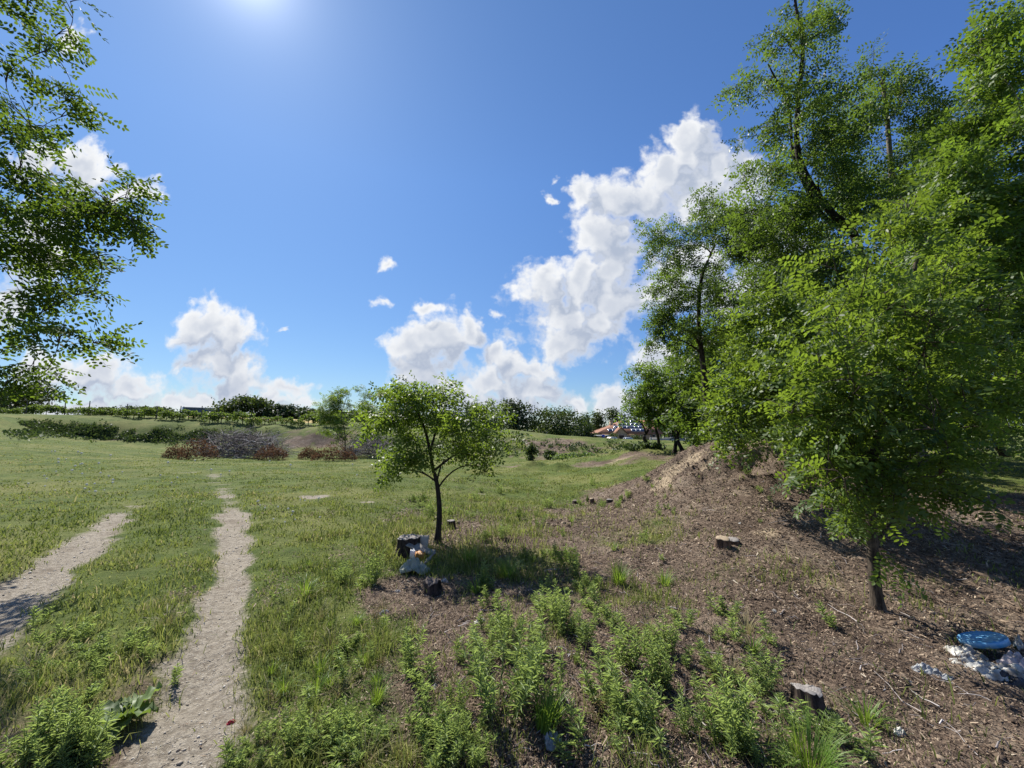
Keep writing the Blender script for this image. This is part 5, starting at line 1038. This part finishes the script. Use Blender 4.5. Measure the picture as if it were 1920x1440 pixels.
NAMED = [('w4', 938, 1330, 1.0, 'biggest clump of tall bright green weeds at the bottom centre'), ('wt', 996, 1300, 1.0, 'single tall thin weed stalk right of the biggest weed clump'), ('g1', 1022, 1362, 1.0, 'dense spiky grass tuft right below the biggest weed clump'),
         ('w3', 1020, 1160, .85, 'tall light green weed clump in the middle of the bare soil'), ('w9', 1062, 1062, .9, 'dark dense weed clump at the shade edge right of the small locust'), ('g1', 1160, 1095, .9, 'grass tuft on the bark soil right of the dark weed clump'),
         ('g2', 1246, 1098, 1.0, 'smaller spiky grass tuft at the foot of the mound slope'), ('w3', 955, 1215, .8, 'weed clump straight above the biggest one'), ('w2', 1012, 1235, .9, 'greyish weed beside the tall thin stalk'), ('w6', 1250, 1225, .8, 'spreading pale weed clump right of the long weed shadows'),
         ('w3', 700, 1095, .85, 'upright weed clump left of the rubbish heap'), ('w6', 640, 1095, .75, 'round weed clump left of the rubbish beside the meadow'), ('g2', 572, 1120, 1.0, 'grass tuft in the meadow right of the wheel track'), ('w8', 905, 1110, .9, 'dark grassy weed right of the charred stump'),
         ('g2', 893, 1112, 1.1, 'dark grass tuft beside the charred stump'), ('w3', 1140, 1330, .9, 'pale weed with a long shadow right of the biggest clump'), ('g3', 1215, 1365, 1.0, 'small drooping grass tuft casting a shadow near the bottom'), ('g4', 1520, 1450, .72, 'large drooping grass clump at the bottom edge'),
         ('g2', 1625, 1360, 1.0, 'fine spreading grass tuft in the lower right corner'), ('w6', 1390, 1400, .95, 'bushy bright weed left of the weathered grey stump'), ('w5', 1515, 1370, .9, 'low bright weed in front of the weathered grey stump'), ('w6', 1430, 1290, .85, 'weed clump uphill of the weathered grey stump'),
         ('w2', 1378, 1205, .8, 'single weed on the bark slope left of the near trunk'), ('w2', 1446, 1210, .7, 'pair of small weeds on the open bark slope'), ('w7', 1345, 1200, .9, 'small bright weed left of the single slope weed'), ('w2', 1205, 1015, .8, 'lone weed on the slope left of the split stump'),
         ('w8', 1130, 950, .8, 'low leafy weed beside the reddish stump'), ('w8', 1165, 940, .8, 'small leafy weed right of the grey low stump'), ('wt', 905, 990, .9, 'thin tall weed stalk right of the blackened stump'), ('wt', 985, 960, .8, 'thin stalk weed at the meadow edge'),
         ('w2', 1010, 990, .9, 'slim weed between the small locust and the bare slope'), ('w3', 945, 1010, .9, 'dark weed right of the small locust'), ('w8', 905, 1015, 1.1, 'shaded weed right of the locust stem'), ('w9', 990, 1060, .7, 'shaded weed clump left of the dark dense one'),
         ('g4', 950, 1080, .8, 'long grass clump in the shade of the small locust'), ('g1', 880, 1060, .9, 'shaded grass tuft below the small locust'), ('w5', 810, 1290, .9, 'weed with a white scrap caught in it'), ('w3', 770, 1260, .85, 'upright weed left of the biggest clump'),
         ('w7', 1610, 1420, 1.0, 'thin weed at the lower right beside the fine tuft'), ('w7', 1265, 965, .8, 'small bluish weed on the left mound flank'), ('w7', 1400, 890, .9, 'small weed on top of the mound'), ('w2', 1478, 890, .8, 'yellowish weed on the mound ridge'), ('w7', 1560, 1175, .9, 'grey green weed near the foot of the near trunk')]
for (k, px, py, s, lab) in NAMED: put(k, px, py, lab, None, s)
for i, (px, py) in enumerate(BELT): put(('w2', 'w3', 'w2', 'w5', 'w2', 'w7')[i % 6], px, py, 'bright leafy weed in the weed belt from the small locust to the lower right', 'belt of bright weeds', random.uniform(.55, .85))
g = np.random.default_rng(77)
ZONES = [('leafy weed in the bright weed belt along the bottom edge left of the big clump', 'weeds along the bottom edge', (430, 900, 1370, 1450), 40, ('w5', 'w5', 'w2', 'w6', 'w7', 'gd', 'w1'), .64),
         ('leafy weed in the meadow between the wheel track and the bare patch', 'weeds in the near meadow', (500, 740, 1060, 1340), 34, ('w7', 'w5', 'g2', 'g3', 'w2', 'gd', 'wd'), .68),
         ('short weed or tuft on the bare soil at the left foot of the mound', 'weeds at the mound foot', (1000, 1260, 900, 1060), 26, ('w7', 'g3', 'gd', 'w1', 'w2'), .8),
         ('small weed scattered on the bare soil right of the big clump', 'weeds on the bare soil', (1040, 1420, 1130, 1440), 34, ('w7', 'w5', 'w2', 'g3', 'w1', 'w6', 'gd', 'wd', 'w7'), .85),
         ('small weed behind the big clump on the brown soil', 'weeds behind the big clump', (860, 1130, 1090, 1290), 16, ('w7', 'w2', 'w1', 'w5'), .85),
         ('tall yellowish meadow weed at the far edge of the bare soil', 'weeds at the meadow edge', (720, 1200, 905, 985), 40, ('w2', 'w8', 'wt', 'w5', 'w3', 'gd', 'wd'), .95),
         ('low weed on the verge of the left wheel track', 'weeds between the wheel tracks', (40, 330, 1150, 1320), 18, ('w7', 'w5', 'g3', 'gd'), .7),
         ('tiny weed on the upper mound', 'weeds on the mound', (1220, 1560, 850, 1000), 12, ('w7', 'w1', 'g3'), .75)]
for lab, grp, (x0, x1, y0, y1), n, ks, s in ZONES:
    for i in range(n): put(ks[g.integers(len(ks))], g.uniform(x0, x1), g.uniform(y0, y1), lab, grp, s * g.uniform(.7, 1.15))
for i in range(10): put(('w6', 'w5', 'w2')[i % 3], g.uniform(20, 170), g.uniform(1405, 1458), 'leafy weed around the big leaved burdock in the lower left corner', 'weeds around the burdock', .8 * g.uniform(.75, 1.1))

# burdock with large leaves
bp = G(232, 1352); g = np.random.default_rng(5); bd = thing('burdock', 'low burdock with large broad leaves beside the track in the lower left', 'plant', bp)
for i in range(11):
    a = i * 2.39 + g.normal(0, .2); L = g.uniform(.10, .17); el = g.uniform(.25, 1.0); n = 9; t = np.linspace(0, 1, n); w = L * .32 * np.sin(PI * np.clip(t * .92 + .08, 0, 1)) ** .7
    x = L * t * math.cos(el * .9); z = L * (t * math.sin(el) - .55 * t * t * math.cos(el)) + .03; sd_ = np.array((-.0, 1, 0)); V = []
    for s_, wv in ((-1, 1), (-.5, .55), (0, 0), (.5, .55), (1, 1)):
        ru = .22 * L * np.sin(t * 17 + s_ * 2 + i) * abs(s_) * .5; V.append(np.stack((x + .03, s_ * w, z + .10 * L * abs(s_) ** 1.4 + ru), -1))
    V = rot(np.vstack(V), 0, 0, a); F = [(k * n + j, k * n + j + 1, (k + 1) * n + j + 1, (k + 1) * n + j) for k in range(4) for j in range(n - 1)]
    mk('leaf', V, F, M['burdock'], bd, tint=np.full(len(V), g.random()), smooth=True)
V, F = tubes([(bez(A((0, 0, -.02)), A((0, 0, .02)), A((.03 * math.cos(i), .03 * math.sin(i), .06)), 4), np.linspace(.006, .003, 4)) for i in range(8)], 5); mk('stem', V, F, M['burdock'], bd, tint=np.full(len(V), .5))

# white clover heads in the mown field
M['petal'] = leafmat('white_petal', (.80, .80, .74), (.9, .9, .85), (.8, .8, .75), .5, .8)
fl0 = None; g = np.random.default_rng(9)
for i in range(60):
    px, py = (g.normal(165, 70), g.uniform(850, 930)) if i < 34 else ((g.uniform(480, 600), g.uniform(935, 990)) if i < 50 else (g.uniform(250, 700), g.uniform(865, 900)))
    p = G(np.clip(px, 5, 760), py)
    if fl0 is None:
        b = MB(); ang = np.arange(8) * PI / 4; R0 = .018
        for (r_, z_), (r2, z2) in zip([(.3, 0), (.9, .4), (1, 1.0), (.7, 1.6)], [(.9, .4), (1, 1.0), (.7, 1.6), (.05, 1.9)]):
            V = np.vstack((np.stack((np.cos(ang) * r_ * R0, np.sin(ang) * r_ * R0, np.full(8, z_ * R0 + .05)), -1), np.stack((np.cos(ang) * r2 * R0, np.sin(ang) * r2 * R0, np.full(8, z2 * R0 + .05)), -1))); j = np.arange(8); b.add(V, np.stack((j, (j + 1) % 8, 8 + (j + 1) % 8, 8 + j), -1))
        b.tube([(0, 0, -.02), (.003, 0, .05)], [.0025, .002], 4); fl0 = b.build('clover_flower', M['petal']); o = fl0
    else: o = fl0.copy(); COL.objects.link(o)
    s = np.clip(p[1] / 7.5, .9, 2.2) * g.uniform(.7, 1.2); o.location = tuple(p); o.scale = (s, s, s)
    tag(o, 'tiny white clover head in the mown grass left of the tracks' if i < 34 else ('tiny white clover head in the grass right of the wheel tracks' if i < 50 else 'tiny white clover head in the grass before the brush piles'), 'flower', 'white clover heads in the field')
